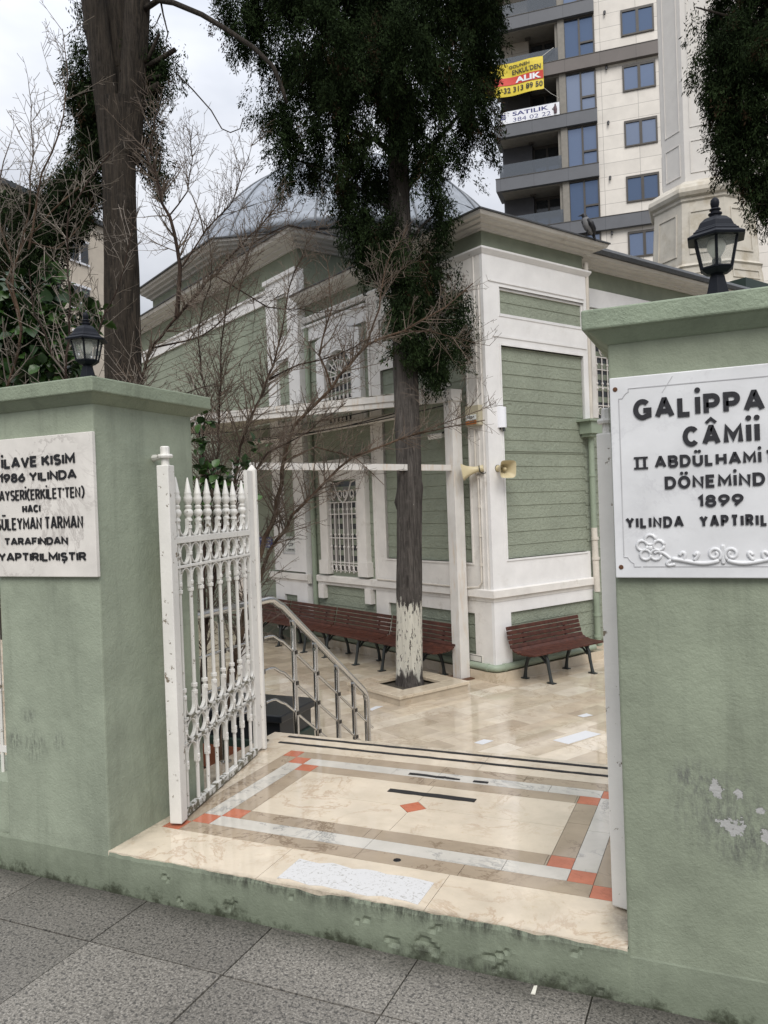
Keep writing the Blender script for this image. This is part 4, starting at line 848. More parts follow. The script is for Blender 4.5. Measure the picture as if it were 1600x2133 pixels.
# windows
def window(F, x0, x1, z0, z1, arch, curtain, cw=.24):
    q = MB(); w_ = x1-x0; cxm = (x0+x1)/2
    top = [(cxm+w_/2*math.cos(R(a)), z1-w_/2*arch+w_/2*arch*math.sin(R(a))) for a in range(0, 181, 15)] if arch else [(x1, z1), (x0, z1)]
    inner = [(x0, z0), (x1, z0)]+top
    q.add([F(a, b_, .012) for a, b_ in inner], [tuple(range(len(inner)))]); wn = part(q, 'window', M_pane, mo)
    ox0, ox1 = x0-cw, x1+cw; oz = z1+(.30 if not arch else .26)
    # casing: jambs + head
    t = .11; q = MB(); q.box(ox0, x0, z0+.22, z1-(w_/2*arch), 0, t, 0, F); q.box(x1, ox1, z0+.22, z1-(w_/2*arch), 0, t, 0, F)
    q.box(ox0-.04, x0, z0-.02, z0+.22, 0, t+.02, 0, F); q.box(x1, ox1+.04, z0-.02, z0+.22, 0, t+.02, 0, F)
    if arch:
        zb = z1-w_/2*arch; outer = [(ox1, zb), (ox1, oz)]+[(ox1+(ox0-ox1)*k/4, oz+.10*math.sin(math.pi*k/4)) for k in (1, 2, 3)]+[(ox0, oz), (ox0, zb)]
        tt = top; m_ = len(tt)
        for k in range(m_-1):
            f0, f1 = k/(m_-1), (k+1)/(m_-1)
            def op(f):
                L = len(outer)-1; s = f*L; i = min(int(s), L-1); r = s-i; return (outer[i][0]+(outer[i+1][0]-outer[i][0])*r, outer[i][1]+(outer[i+1][1]-outer[i][1])*r)
            A, B, Cc, D = tt[k], tt[k+1], op(f1), op(f0)
            q.quad(F(*A, t), F(*D, t), F(*Cc, t), F(*B, t)); q.quad(F(*A, t), F(*B, t), F(*B, 0), F(*A, 0)); q.quad(F(*D, 0), F(*Cc, 0), F(*Cc, t), F(*D, t))
    else:
        q.box(ox0, ox1, z1, oz-.1, 0, t-.003, 0, F); q.box(ox0-.08, ox1+.08, oz-.1, oz, 0, t+.07, 0, F); q.box(ox0-.03, ox1+.03, oz, oz+.05, 0, t+.04, 0, F)
    Lw = wn
    def sub(mbq, name, mats):
        L = Vector(mo.location); mbq.v = [(p[0]-L.x, p[1]-L.y, p[2]-L.z) for p in mbq.v]; return mbq.build(name, mats, Lw)
    sub(q, 'frame', M_trimdirty if not arch else M_trim)
    q = MB()
    for a, b_ in curtain:
        n_ = 7
        for k in range(n_):
            u0, u1 = x0+w_*(a+(b_-a)*k/n_), x0+w_*(a+(b_-a)*(k+1)/n_); um = (u0+u1)/2
            q.quad(F(u0, z0+.06, .016), F(um, z0+.06, .034), F(um, z1-w_*.35*arch-.12, .034), F(u0, z1-w_*.35*arch-.12, .016)); q.quad(F(um, z0+.06, .034), F(u1, z0+.06, .016), F(u1, z1-w_*.35*arch-.12, .016), F(um, z1-w_*.35*arch-.12, .034))
    if curtain: sub(q, 'curtain', M_curtain)
    q = MB(); zt = z1-.38 if not arch else z1-w_/2*arch; nb = 7; g = .075
    for k in range(nb):
        x = x0+.06+(w_-.12)*k/(nb-1); q.tube([F(x, z0+.02, g), F(x, zt, g)], .010, 6)
        for zz in (z0+.10, z0+.46, (z0+zt)/2+.06, zt-.12): q.lathe([(.012, -.02), (.021, -.008), (.021, .008), (.012, .02)], (0, 0, 0), 6, F=lambda a, b_, c, x=x, zz=zz: F(x+a, zz+c, g+b_))
        if k < nb-1:
            xm = x+(w_-.12)/(nb-1)/2; rr = (w_-.12)/(nb-1)/2-.012
            q.tube([F(xm+rr*math.cos(R(a)), z0+.10+rr*math.sin(R(a)), g) for a in range(0, 361, 30)], .007, 5)
    for zz in (z0+.19, (z0+zt)/2, zt-.20 if not arch else zt-.08, zt): q.tube([F(x0+.02, zz, g), F(x1-.02, zz, g)], .010, 5)
    if not arch:
        for s in (-1, 1):
            for off in (0, .20):
                q.tube([F(cxm+s*(.07+off+.07*(1-.6*t)*math.cos(R(-90+430*t))), zt+.13+.10*(1-.6*t)*math.sin(R(-90+430*t)), g) for t in [i/18 for i in range(19)]], .011, 5)
            q.tube([F(cxm+s*.03, zt, g), F(cxm+s*.14, zt+.10, g), F(cxm+s*.26, zt+.33, g), F(cxm+s*.38, zt+.36, g)], .012, 5)
    else:
        for a in range(20, 161, 20): q.tube([F(cxm+.08*math.cos(R(a)), zt+.08*math.sin(R(a)), g), F(cxm+(w_/2-.03)*math.cos(R(a)), zt+(w_/2*arch-.03)*math.sin(R(a)), g)], .010, 5)
        for rr in (.10, .26): q.tube([F(cxm+rr*math.cos(R(a)), zt+rr*math.sin(R(a)), g) for a in range(0, 181, 15)], .010, 5)
    sub(q, 'grille', M_grille); return wn
window(FL, 3.00, 3.90, .52, 2.12, 0, [(.36, .56), (.80, .92)])
window(FL, 3.00, 3.84, 3.05, 4.32, 1, [])
FW2 = frame(C3+V*.40, U, Z, -V); window(FW2, 2.75, 3.7, 2.95, 4.30, 0, [], .10)
q = MB(); grid_trim(q, FW2, (2.12, 9.4, 4.72, 5.02), [], .04); part(q, 'band', M_trim, mo)
q = MB(); clap(q, FW2, 2.12, 9.4, CZ+.16, 4.72); part(q, 'boarding', M_boards, mo)
# marble skirting and the green pipe lying on it
q = MB(); loft(q, [(0, 4.6), (0, 0), (2.12, 0), (2.12, .40), (9.4, .40)], [(0, CZ-.05), (.11, CZ-.05), (.11, CZ+.13), (0, CZ+.13)]); part(q, 'plinth', M_court[3], mo)
q = MB(); P = [FB(-.075, 4.5, CZ+.185), FB(-.075, .05, CZ+.185), FB(-.065, -.03, CZ+.185), FB(-.03, -.065, CZ+.185), FB(.05, -.075, CZ+.185), FB(2.0, -.075, CZ+.20)]; q.tube(P, .048, 12)
for c in ((-.075, .08), (.08, -.075)): q.tube([FB(c[0]-(.02 if c[0] > 0 else 0), c[1]-(.02 if c[1] > 0 else 0), CZ+.185), FB(c[0]+(.03 if c[0] > 0 else 0), c[1]+(.03 if c[1] > 0 else 0), CZ+.185)], .055, 12)
smooth_by_angle(part(q, 'base_pipe', M_pipe, mo), 60)
# downpipes
q = MB(); q.box(1.90, 2.24, 2.62, 2.80, .02, .24, 0, FR); q.box(1.93, 2.21, 2.575, 2.62, .03, .20, 0, FR); q.box(1.84, 2.26, 2.80, 2.83, .0, .27, 0, FR); part(q, 'rain_hopper', M_pipe, mo)
def pipe(pts, r_, m, collars=(), n=10):
    q = MB(); q.tube(pts, r_, n)
    for c in collars: q.tube([c-Z*.02, c+Z*.02], r_*1.22, n)
    smooth_by_angle(part(q, 'downpipe', m, mo), 50)
pipe([FR(2.06, 2.58, .10), FR(2.06, 1.20, .10)], .046, M_pipe, [FR(2.06, 2.0, .10)]); pipe([FR(2.06, 1.21, .10), FR(2.06, .25, .12)], .0475, M_conduit, [FR(2.06, 1.05, .11), FR(2.06, .75, .115)])
pipe([FR(2.06, .26, .10), FR(2.06, CZ+.33, .10), FR(2.10, CZ+.22, .10)], .046, M_pipe, [FR(2.06, -.1, .10), FR(2.06, -.42, .10)]); pipe([FR(2.17, 5.22, .03), FR(2.17, 2.83, .03)], .035, M_conduit)
pipe([FL(4.44, 4.9, .06), FL(4.44, CZ+.2, .06)], .05, M_pipe)
q = MB(); q.tube([FL(2.5, .48, .10), FL(.4, .475, .105), FL(.2, .49, .085), FL(.15, .56, .07), FL(.15, 2.0, .07), FL(.19, 2.06, .07), FL(.19, 2.65, .07)], .014, 6)
for z in (.8, 1.2, 1.6, 2.0): q.tube([FL(.15, z-.02, .07), FL(.15, z+.02, .07)], .022, 8)
part(q, 'conduit', M_conduit, mo)

# fittings on the corner
def horn(name, label, O, d, twist=0):
    d = Vector(d).normalized(); s = d.cross(Z).normalized(); up = s.cross(d); F = frame(O, s, up, d); t = thing(name, label, 'loudspeaker', O, 'horn loudspeakers on the mosque corner')
    q = MB(); prof = [(-.10, .045), (-.03, .045), (-.028, .038), (.0, .040), (.06, .055), (.12, .075), (.17, .105), (.185, .118)]; n = 20; vs = []
    for z, r in prof:
        f = max(0, (z-.0)/.185)**1.2
        for k in range(n):
            a = 2*math.pi*k/n; c, s_ = math.cos(a), math.sin(a); e = 2/(2+3.0*f); vs.append(F(r*(1+.12*f)*math.copysign(abs(c)**e, c), r*math.copysign(abs(s_)**e, s_), z))
    m0 = len(prof)
    for z, r in ((.176, .108), (.12, .07), (.03, .04)):
        f = max(0, z/.185)**1.2
        for k in range(n):
            a = 2*math.pi*k/n; c, s_ = math.cos(a), math.sin(a); e = 2/(2+3.0*f); vs.append(F(r*(1+.12*f)*math.copysign(abs(c)**e, c), r*math.copysign(abs(s_)**e, s_), z))
    L = m0+3; q.add(vs, [(i*n+k, i*n+(k+1) % n, (i+1)*n+(k+1) % n, (i+1)*n+k) for i in range(L-1) for k in range(n)]+[tuple(range(n-1, -1, -1)), tuple((L-1)*n+k for k in range(n))])
    smooth_by_angle(part(q, 'horn', M_horn, t), 50)
    q = MB(); q.lathe([(.012, .03), (.024, .10), (.022, .125), (.008, .135)], (0, 0, 0), 12, F=F); part(q, 'diffuser', M_horn, t, smooth=True)
    q = MB(); q.tube([F(0, -.0, -.05), F(0, -.06, -.06), F(.0, -.075, -.10), F(0, -.03, -.16)], .009, 6); q.lathe([(.050, -.055), (.050, -.04)], (0, 0, 0), 14, F=F); part(q, 'bracket', M_iron, t)
horn('loudspeaker', 'cream horn loudspeaker on the white mosque corner, turned left and seen from the side', FL(.12, 2.10, .13), (-.90, -.20, -.14))
horn('loudspeaker', 'cream horn loudspeaker on the white mosque corner, its open mouth facing right', FR(.10, 2.10, .10), (.80, -.62, -.10))
M_beige = simple('aged_beige_plastic', (.40, .36, .26), .5)
ab = thing('alarm_box', 'cream alarm box with amber lens above the left horn loudspeaker', 'alarm', FL(.15, 2.72, .05))
q = MB(); q.box(.03, .285, 2.70, 2.97, .052, .14, 0, FL); part(q, 'case', M_beige, ab, bevel=.004)
q = MB(); q.box(.07, .27, 2.715, 2.765, .141, .150, 0, FL); part(q, 'lens', M_amber, ab)
q = MB(); q.box(.07, .27, 2.775, 2.845, .141, .147, 0, FL); part(q, 'label_plate', M_signwhite, ab)
q = MB(); FLm = frame(C3, -V, Z, -U); put_text(q, FLm, 'NEBA', -.25, 2.80, .15, .032, .02, .001); q.v = [tuple(Vector(p)-U*.148) for p in q.v]; part(q, 'lettering', M_letter, ab)
sr = thing('siren', 'white rounded outdoor siren box on the white corner right of the alarm box', 'siren', FR(.2, 2.8, .05))
q = MB(); pts = [(.14+.07+.07*math.cos(R(a)), .05+.075*math.sin(R(a))) for a in range(0, 181, 15)]+[(.14, .051), (.28, .051)]
hexv = [FR(a, 2.66, c) for a, c in pts[:13]]+[FR(a, 2.94, c) for a, c in pts[:13]]; n = 13; q.add(hexv, [(i, i+1, i+1+n, i+n) for i in range(n-1)]+[tuple(range(n-1, -1, -1)), tuple(range(n, 2*n)), (n-1, 0, n, 2*n-1)])
smooth_by_angle(part(q, 'case', M_ban_white, sr), 50)
q = MB(); q.tube([FR(.21, 2.67, .09), FR(.21, 2.61, .10)], .02, 8); q.tube([FR(.17, 2.67, .07), FR(.17, 2.63, .07)], .012, 6); part(q, 'bracket', M_iron, sr)
def sign(name, label, F, x0, x1, z0, z1, out_, m, lines, tm, edge=None):
    t = thing(name, label, 'sign', F((x0+x1)/2, z0, out_)); q = MB(); q.box(x0, x1, z0, z1, out_, out_+.012, 0, F); part(q, 'plate', m, t)
    G = frame(F(x1, 0, out_+.0125), F(0, 0, 0)-F(1, 0, 0), Z, F(0, 0, 1)-F(0, 0, 0)); q = MB()
    for s, lx, lz, w, h in lines: put_text(q, G, s, lx, lz, w, h, .012, .002)
    if edge:
        w = x1-x0; e = .008
        for a, b_, c, d in ((.012, w-.012, z0+.012, z0+.018), (.012, w-.012, z1-.018, z1-.012), (.012, .018, z0+.018, z1-.018), (w-.018, w-.012, z0+.018, z1-.018)): q.box(a, b_, c, d, 0, .001, 0, G)
    part(q, 'lettering', tm, t); return t
sign('litter_sign', 'small white no litter sign on the mosque pilaster left of the barred window', FL, 4.95, 5.33, .86, 1.14, .122, M_signwhite, [('\u00c7\u00d6P', .10, .965, .18, .065), ('L\u00dcTFEN YERLERE', .03, 1.075, .32, .032), ('ATMAYINIZ', .06, .885, .26, .034)], M_letter, True)
sign('wall_sign', 'blue enamel sign on green boards half hidden behind shrub stems', FH, 5.86, 6.38, .92, 1.12, .02, M_signblue, [('AYAKKABI \u0130LE', .04, 1.06, .44, .035), ('\u0130\u00c7MEK', .12, 1.0, .28, .035), ('YASAKTIR', .08, .94, .36, .035)], M_signwhite)
sign('meter_plate', 'small pale plate low on the mosque corner next to the rusty canopy post', FL, .20, .46, -.56, -.45, .05, M_plastic, [], M_letter, True)

# ------------------------------------------------------------------ canopy in front of the left wall
cp = thing('canopy', 'white steel canopy frame with a rusting square post in front of the mosque wall', 'canopy', FB(-.2, .48, CZ))
E0 = FB(-.20, .48, 0); PD = Vector((math.sin(R(29)), math.cos(R(29)), 0)); FPo = frame(E0, -V, U, Z)
q = MB(); q.box(-.085, .085, -.085, .085, CZ+.012, 3.20, 0, FPo); part(q, 'post', M_post, cp, bevel=.006)
q = MB(); q.box(-.10, .10, -.10, .10, 3.06, 3.225, 0, FPo); q.box(-.19, -.10, -.05, .05, 3.10, 3.18, 0, FPo); part(q, 'post_cap', M_post, cp, bevel=.006)
q = MB(); q.box(-.19, .17, -.16, .16, CZ+.003, CZ+.014, 0, FPo)
for a, b_ in ((-.15, -.12), (.14, -.12), (-.15, .12), (.14, .12)): q.lathe([(.014, .014), (.014, .03)], (0, 0, 0), 6, F=lambda x, y, z, a=a, b_=b_: FPo(x+a, y+b_, CZ+z))
part(q, 'base_plate', M_rust, cp)
hd = R(24.5); BD = -Vector((math.sin(hd), math.cos(hd), 0)); BS = Vector((-BD.y, BD.x, 0)); FBm = frame(E0, BD, BS, Z)
q = MB(); q.box(.09, 3.5, -.035, .035, 2.105, 2.185, 0, FBm); part(q, 'beam', M_post, cp)
FFa = frame(E0, -X, Y, Z); q = MB(); q.box(.10, 7.6, -.03, .03, 3.06, 3.20, 0, FFa); q.box(.10, 7.6, -.05, -.031, 3.14, 3.23, 0, FFa); part(q, 'fascia_beam', M_post, cp)
q = MB(); q.tube([FB(-.26, 1.2, 3.0), FB(-.26, 6.2, 3.0)], .055, 12); smooth_by_angle(part(q, 'awning_tube', M_post, cp), 50)
q = MB(); n = 60
for i in range(n):
    t0, t1 = i/n, (i+1)/n; a0, a1 = FFa(.1+7.5*t0, 0, 3.235+.02*(i % 2)), FFa(.1+7.5*t1, 0, 3.235+.02*((i+1) % 2)); b0, b1 = FB(-.12, .55+7.6*t0, 3.33+.02*(i % 2)), FB(-.12, .55+7.6*t1, 3.33+.02*((i+1) % 2)); q.quad(a0, a1, b1, b0)
part(q, 'roof_sheet', M_canopy, cp)
q = MB(); E1 = FBm(3.45, 0, 0); FP1 = frame(E1, -V, U, Z); q.box(-.05, .05, -.05, .05, CZ, 2.10, 0, FP1); part(q, 'post', M_post, cp)
fl_ = thing('floodlight', 'small white floodlight on a bracket behind the top of the canopy post', 'light', FPo(-.3, .1, 2.7))
q = MB(); G = frame(FPo(-.34, .0, 2.62), (-V).normalized(), (Z*.9-U*.3).normalized(), (U*.9+Z*.3).normalized()); q.box(-.17, .12, -.035, .035, -.03, .03, 0, G); part(q, 'housing', M_plastic, fl_, bevel=.006)
q = MB(); q.tube([FPo(-.22, .0, 2.65), FPo(-.085, .0, 2.70)], .012, 6); part(q, 'bracket', M_iron, fl_)
q = MB(); import itertools
for dz, sag in ((3.30, .25), (3.22, .35), (3.12, .22)):
    a, b_ = FPo(-.1, -.06, dz-.1), FB(-1.9, 8.5, dz+.1); q.tube([a.lerp(b_, t)-Z*sag*4*t*(1-t) for t in [i/16 for i in range(17)]], .009, 5)
tag(q.build('power_cable', M_cable), 'black sagging cables slung from the canopy post towards the left', 'cable')

# ------------------------------------------------------------------ benches
def make_bench(label):
    t = thing('park_bench', label, 'bench', (0, 0, 0), 'slatted wooden benches along the mosque walls')
    # section points (y = towards the sitter, z)
    back = [(.07, .715), (.082, .655), (.096, .595), (.112, .535), (.135, .475)]; seat = [(.19, .432), (.255, .412), (.325, .402), (.395, .400), (.465, .402), (.53, .405)]
    L = .745
    def slat(p, ang, w):
        q = MB(); c, s = math.cos(ang), math.sin(ang); F = frame((0, p[0], p[1]), (1, 0, 0), (0, c, s), (0, -s, c)); q.box(-L+rnd.uniform(-.004, .004), L+rnd.uniform(-.004, .004), -w/2, w/2, -.012, .012, 0, F)
        return q
    for i, p in enumerate(back): slat(p, R(-77+ i*1.0 + (6 if i == 4 else 0)), .052).build('back_slat', M_wood, t, bevel=.005)
    for i, p in enumerate(seat): slat(p, R((-38, -16, -6, 0, 2, 8)[i]), .06).build('seat_slat', M_wood, t, bevel=.005)
    for s in (-.43, .43):
        q = MB(); w = .045
        def sec(pts, rad):
            q.tube([(s, y, z) for y, z in pts], rad, 8)
        sec([(.06, .66), (.09, .52), (.14, .43), (.22, .385), (.35, .372), (.50, .378)], [.016, .02, .024, .026, .024, .018])
        sec([(.45, .375), (.50, .30), (.515, .20), (.535, .10), (.555, .012)], [.028, .026, .022, .021, .026])
        sec([(.22, .385), (.16, .30), (.115, .18), (.10, .10), (.09, .012)], [.024, .026, .023, .022, .028])
        sec([(.15, .27), (.22, .335), (.31, .352), (.40, .335), (.475, .26)], [.016]*5)
        q.box(s-.035, s+.035, .50, .61, 0, .014); q.box(s-.035, s+.035, .04, .14, 0, .014); o = q.build('leg', M_iron, t); smooth_by_angle(o, 50)
    return t
def place(t, O, d, n_):         # d along the bench, n_ towards the sitter
    t.location = O; t.rotation_euler = (0, 0, math.atan2(d.y, d.x))
def dup(o, parent=None):
    c = o.copy(); COL.objects.link(c); c.parent = parent
    for ch_ in list(o.children): dup(ch_, c)
    return c
b1 = make_bench('dark red slatted bench standing alone against the right face of the mosque')
place(b1, FB(.82, -.07, CZ), -U, -V)
tilt = R(2.0)
for i, lab in enumerate(('slatted bench half behind the whitewashed cypress trunk', 'slatted bench directly left of the whitewashed cypress trunk, its whole back in view', 'slatted bench partly behind the steel handrail bend', 'slatted bench seen only through the bars of the white gate')):
    b = dup(b1); b['label'] = lab; v = 1.24+1.515*i
    place(b, FB(-.14-.012*i, v, CZ), V, -U)

# ------------------------------------------------------------------ marble kerb round the tree pit
tk = thing('tree_kerb', 'low cream marble kerb framing the soil pit of the whitewashed cypress', 'kerb', FB(-1.2, .4, CZ))
q = MB(); a0, a1, v0, v1, w = -1.78, -.62, -.13, 1.0, .26
for (x0, x1, y0, y1) in ((a0, a1, v0, v0+w), (a0, a1, v1-w, v1), (a0, a0+w, v0+w, v1-w), (a1-w, a1, v0+w, v1-w)):
    nn = 3 if x1-x0 > y1-y0 else 2
    for k in range(nn):
        if x1-x0 > y1-y0: q.box(x0+(x1-x0)*k/nn+.002, x0+(x1-x0)*(k+1)/nn-.002, y0, y1, CZ+.085, CZ+.125, 0, FB)
        else: q.box(x0, x1, y0+(y1-y0)*k/nn+.002, y0+(y1-y0)*(k+1)/nn-.002, CZ+.085, CZ+.125, 0, FB)
part(q, 'coping', M_court[3], tk, bevel=.004)
q = MB(); e = .018
for (x0, x1, y0, y1) in ((a0+e, a1-e, v0+e, v0+.12), (a0+e, a1-e, v1-.12, v1-e), (a0+e, a0+.12, v0+.12, v1-.12), (a1-.12, a1-e, v0+.12, v1-.12)): q.box(x0, x1, y0, y1, CZ, CZ+.084, 0, FB)
part(q, 'course', M_court[2], tk)
q = MB(); q.box(a0+.13, a1-.13, v0+.13, v1-.13, CZ, CZ+.06, 0, FB); part(q, 'soil', M_soil, tk)

# ------------------------------------------------------------------ crow on the cornice
cw = thing('crow', 'hooded crow with grey body perched on the mosque roof edge', 'crow', FB(1.88, -.30, 5.50)); O = FB(1.88, -.30, 5.50)
Fc = frame(O, -CR, Vector((-CR.y, CR.x, 0)), Z)
q = MB(); q.tube([Fc(-.085, 0, .02), Fc(-.065, 0, .07), Fc(-.03, 0, .13), Fc(.0, 0, .19), Fc(.022, 0, .24), Fc(.03, 0, .275)], [.022, .054, .076, .074, .056, .036], 12); part(q, 'body', M_crowgrey, cw, smooth=True)
q = MB(); q.tube([Fc(.012, 0, .225), Fc(.026, 0, .262), Fc(.036, 0, .292), Fc(.052, 0, .302), Fc(.072, 0, .300)], [.049, .044, .041, .034, .018], 12); q.tube([Fc(.066, 0, .301), Fc(.095, 0, .296), Fc(.128, 0, .284)], [.016, .011, .002], 8); q.tube([Fc(.048, 0, .15), Fc(.050, 0, .2), Fc(.042, 0, .25)], [.012, .032, .03], 8); part(q, 'head', M_crowblack, cw, smooth=True)
for s_ in (-1, 1):
    q = MB(); q.tube([Fc(.0, s_*.06, .225), Fc(-.04, s_*.078, .16), Fc(-.085, s_*.05, .08), Fc(-.10, s_*.02, -.01)], [.02, .042, .036, .008], 8); part(q, 'wing', M_crowblack, cw, smooth=True)
    q = MB(); q.tube([Fc(.0, s_*.03, .10), Fc(.005, s_*.03, .0)], .007, 5); part(q, 'leg', M_crowblack, cw)
q = MB(); q.tube([Fc(-.07, 0, .06), Fc(-.095, 0, .0), Fc(-.12, 0, -.075)], [.026, .022, .014], 8); part(q, 'tail', M_crowblack, cw)

# ------------------------------------------------------------------ minaret
mc = EYE+CF*19.2+CR*8.11; mc = Vector((mc.x, mc.y, 0)); hr_ = Vector((CR.x, CR.y, 0)).normalized(); hf = Vector((-hr_.y, hr_.x, 0))
mi_ = thing('minaret', 'pale stone octagonal minaret with sunk panels rising behind the right lantern', 'minaret', mc)
def oct_(r, z): return [mc+hr_*(r*math.cos(R(180+45*k)))+hf*(r*math.sin(R(180+45*k)))+Z*z for k in range(8)]
def stack(prof, name, m):
    q = MB(); rings = [oct_(r, z) for r, z in prof]; vs = [p for r in rings for p in r]
    q.add(vs, [(i*8+k, i*8+(k+1) % 8, (i+1)*8+(k+1) % 8, (i+1)*8+k) for i in range(len(prof)-1) for k in range(8)]+[tuple(range(7, -1, -1)), tuple((len(prof)-1)*8+k for k in range(8))]); return part(q, name, m, mi_)
stack([(1.46, CZ), (1.46, 6.22), (1.62, 6.25), (1.66, 6.34), (1.58, 6.40), (1.46, 6.46), (1.36, 6.52), (1.32, 6.95), (1.36, 6.99), (1.30, 7.03), (1.28, 7.06), (1.19, 8.50), (1.23, 8.54), (1.23, 8.60)], 'pedestal', M_stone)
stack([(1.23, 8.60), (1.30, 8.64), (1.34, 8.72), (1.32, 8.82), (1.22, 8.93), (1.06, 9.02), (1.01, 9.06)], 'torus_moulding', M_stone)
stack([(.965, 9.05), (.945, 16.5), (1.3, 17.0), (1.3, 17.2)], 'shaft', M_stonepale)
def ringpanel(mbq, r0, z0, r1, z1, a, w0=.035, o=.022):
    for k in range(8):
        b0, b1, t0, t1 = oct_(r0, z0)[k], oct_(r0, z0)[(k+1) % 8], oct_(r1, z1)[k], oct_(r1, z1)[(k+1) % 8]; nn = (b1-b0).cross(t0-b0).normalized()
        if nn.dot((b0+b1)/2-Vector((mc.x, mc.y, b0.z))) < 0: nn = -nn
        wid = (b1-b0).length; hei = (t0-b0).length
        def P(x, y, c): return (b0.lerp(b1, x)).lerp(t0.lerp(t1, x), y)+nn*c
        mx_, my_ = a/wid, a/hei; ww, wh = w0/wid, w0/hei
        for (x0, x1, y0, y1) in ((mx_, 1-mx_, my_, my_+wh), (mx_, 1-mx_, 1-my_-wh, 1-my_), (mx_, mx_+ww, my_+wh, 1-my_-wh), (1-mx_-ww, 1-mx_, my_+wh, 1-my_-wh)):
            mbq.hexa([P(x0, y0, -.005), P(x1, y0, -.005), P(x1, y1, -.005), P(x0, y1, -.005), P(x0, y0, o), P(x1, y0, o), P(x1, y1, o), P(x0, y1, o)])
q = MB(); ringpanel(q, 1.28, 7.10, 1.19, 8.46, .17); ringpanel(q, 1.36, 6.52, 1.32, 6.93, .10, .03); part(q, 'panel_moulding', M_stone, mi_)
q = MB(); ringpanel(q, .965, 9.12, .96, 10.15, .13, .022, .016); ringpanel(q, .96, 10.2, .947, 16.2, .13, .022, .016); part(q, 'panel_moulding', M_stonepale, mi_)
mb = MB(); mb.box(8.5, 13, .8, 4.5, 5.0, 6.16, 0, FB); tag(mb.build('roof_parapet', M_greenbox), 'dark green roof parapet at the foot of the minaret', 'parapet')

# ------------------------------------------------------------------ apartment block behind
th_ = R(5.5); AO = Vector((-6, 45, 0)); FA = frame(AO, (math.cos(th_), math.sin(th_), 0), Z, (math.sin(th_), -math.cos(th_), 0))
apb = thing('apartment_block', 'tall modern apartment block clad in pale stone with dark slate balconies', 'apartment building', FA(0, CZ, 0))
q = MB(); q.box(0, 9, CZ, 42, -14, 0, 0, FA); part(q, 'wall', M_apt, apb)
q = MB(); q.box(-4.2, 0, CZ, 42, -14, -1.75, 0, FA); q.box(-5.5, -4.2, CZ, 42, -14, -1.2, 0, FA); part(q, 'rear_wall', M_aptgrey, apb)
fl0 = 14.19; fh = 3.035
for k in range(-3, 8):
    zt = fl0+fh*k; m_ = M_aptbrown if k == 4 else M_aptgrey
    x0 = -5.72; x1 = .03 if k not in (1, 4) else (3.33 if k == 1 else 3.57)
    q = MB(); q.box(x0, x1, zt-.70, zt, -1.7, .28, 0, FA); q.box(x0+.3, -.02, zt-.76, zt-.702, -1.7, .02, 1, FA)
    q.box(x0-.02, x1+.01, zt, zt+.035, .20, .30, 2, FA); part(q, 'balcony_slab', [m_, M_aptside, M_aptframe], apb)
    if not (-1 <= k <= 6): continue
    z0, z1 = zt+.035, zt+fh-.70                       # clear storey above this slab
    # bay window
    q = MB(); q.box(-1.98, -1.62, z0, z1, -1.7, .10, 0, FA); part(q, 'pier', M_aptside, apb)
    q = MB(); q.quad(FA(-1.62, z0, -.02), FA(-.0, z0, -.02), FA(-.0, z1, -.02), FA(-1.62, z1, -.02)); wn = part(q, 'window', M_aptg[(k*7+1) % 3], apb)
    q = MB(); fr_ = .07
    for a, b_, c, d in ((-1.66, 0, z1-.10, z1), (-1.66, 0, z0, z0+.04), (-1.66, -1.59, z0+.04, z1-.10), (-.07, .02, z0+.04, z1-.10), (-.86, -.76, z0+.04, z1-.10), (-.76, -.07, z0+.76, z0+.86)): q.box(a, b_, c, d, -.03, .06, 0, FA)
    L = Vector(apb.location); q.v = [(p[0]-L.x, p[1]-L.y, p[2]-L.z) for p in q.v]; q.build('frame', M_aptframe, wn)
    # balcony: back wall, door, glass rail, ceiling lamp
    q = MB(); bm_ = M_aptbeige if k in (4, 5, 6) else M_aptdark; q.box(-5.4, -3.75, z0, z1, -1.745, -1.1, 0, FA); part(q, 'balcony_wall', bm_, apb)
    q = MB(); q.box(-2.15, -1.98, z0, z1, -1.7, -.05, 0, FA); part(q, 'balcony_wall', M_aptside, apb)
    q = MB(); q.quad(FA(-3.75, z0, -1.60), FA(-2.15, z0, -1.60), FA(-2.15, z1, -1.60), FA(-3.75, z1, -1.60)); dr = part(q, 'door', M_pane, apb)
    q = MB()
    for a, b_, c, d in ((-3.75, -3.66, z0, z1), (-2.24, -2.15, z0, z1), (-3.66, -2.24, z1-.22, z1), (-3.0, -2.88, z0, z1-.22)): q.box(a, b_, c, d, -1.61, -1.54, 0, FA)
    q.v = [(p[0]-L.x, p[1]-L.y, p[2]-L.z) for p in q.v]; q.build('frame', M_aptframe, dr)
    q = MB(); q.quad(FA(-3.6, z0+.05, -1.585), FA(-3.02, z0+.05, -1.585), FA(-3.02, z0+1.0, -1.585), FA(-3.6, z0+1.0, -1.585)); q.quad(FA(-2.86, z0+.05, -1.585), FA(-2.3, z0+.05, -1.585), FA(-2.3, z0+1.0, -1.585), FA(-2.86, z0+1.0, -1.585))
    q.v = [(p[0]-L.x, p[1]-L.y, p[2]-L.z) for p in q.v]; q.build('pane', M_aptglass, dr)
    q = MB(); q.box(-5.5, -1.99, z0, z0+.80, .10, .115, 0, FA); q.box(-5.5, -5.485, z0, z0+.80, -1.1, .10, 0, FA); part(q, 'glass_rail', M_rail, apb)
    q = MB(); q.box(-3.9, -3.6, z1-.16, z1-.07, -.95, -.75, 0, FA); part(q, 'ceiling_lamp', M_aptframe, apb)
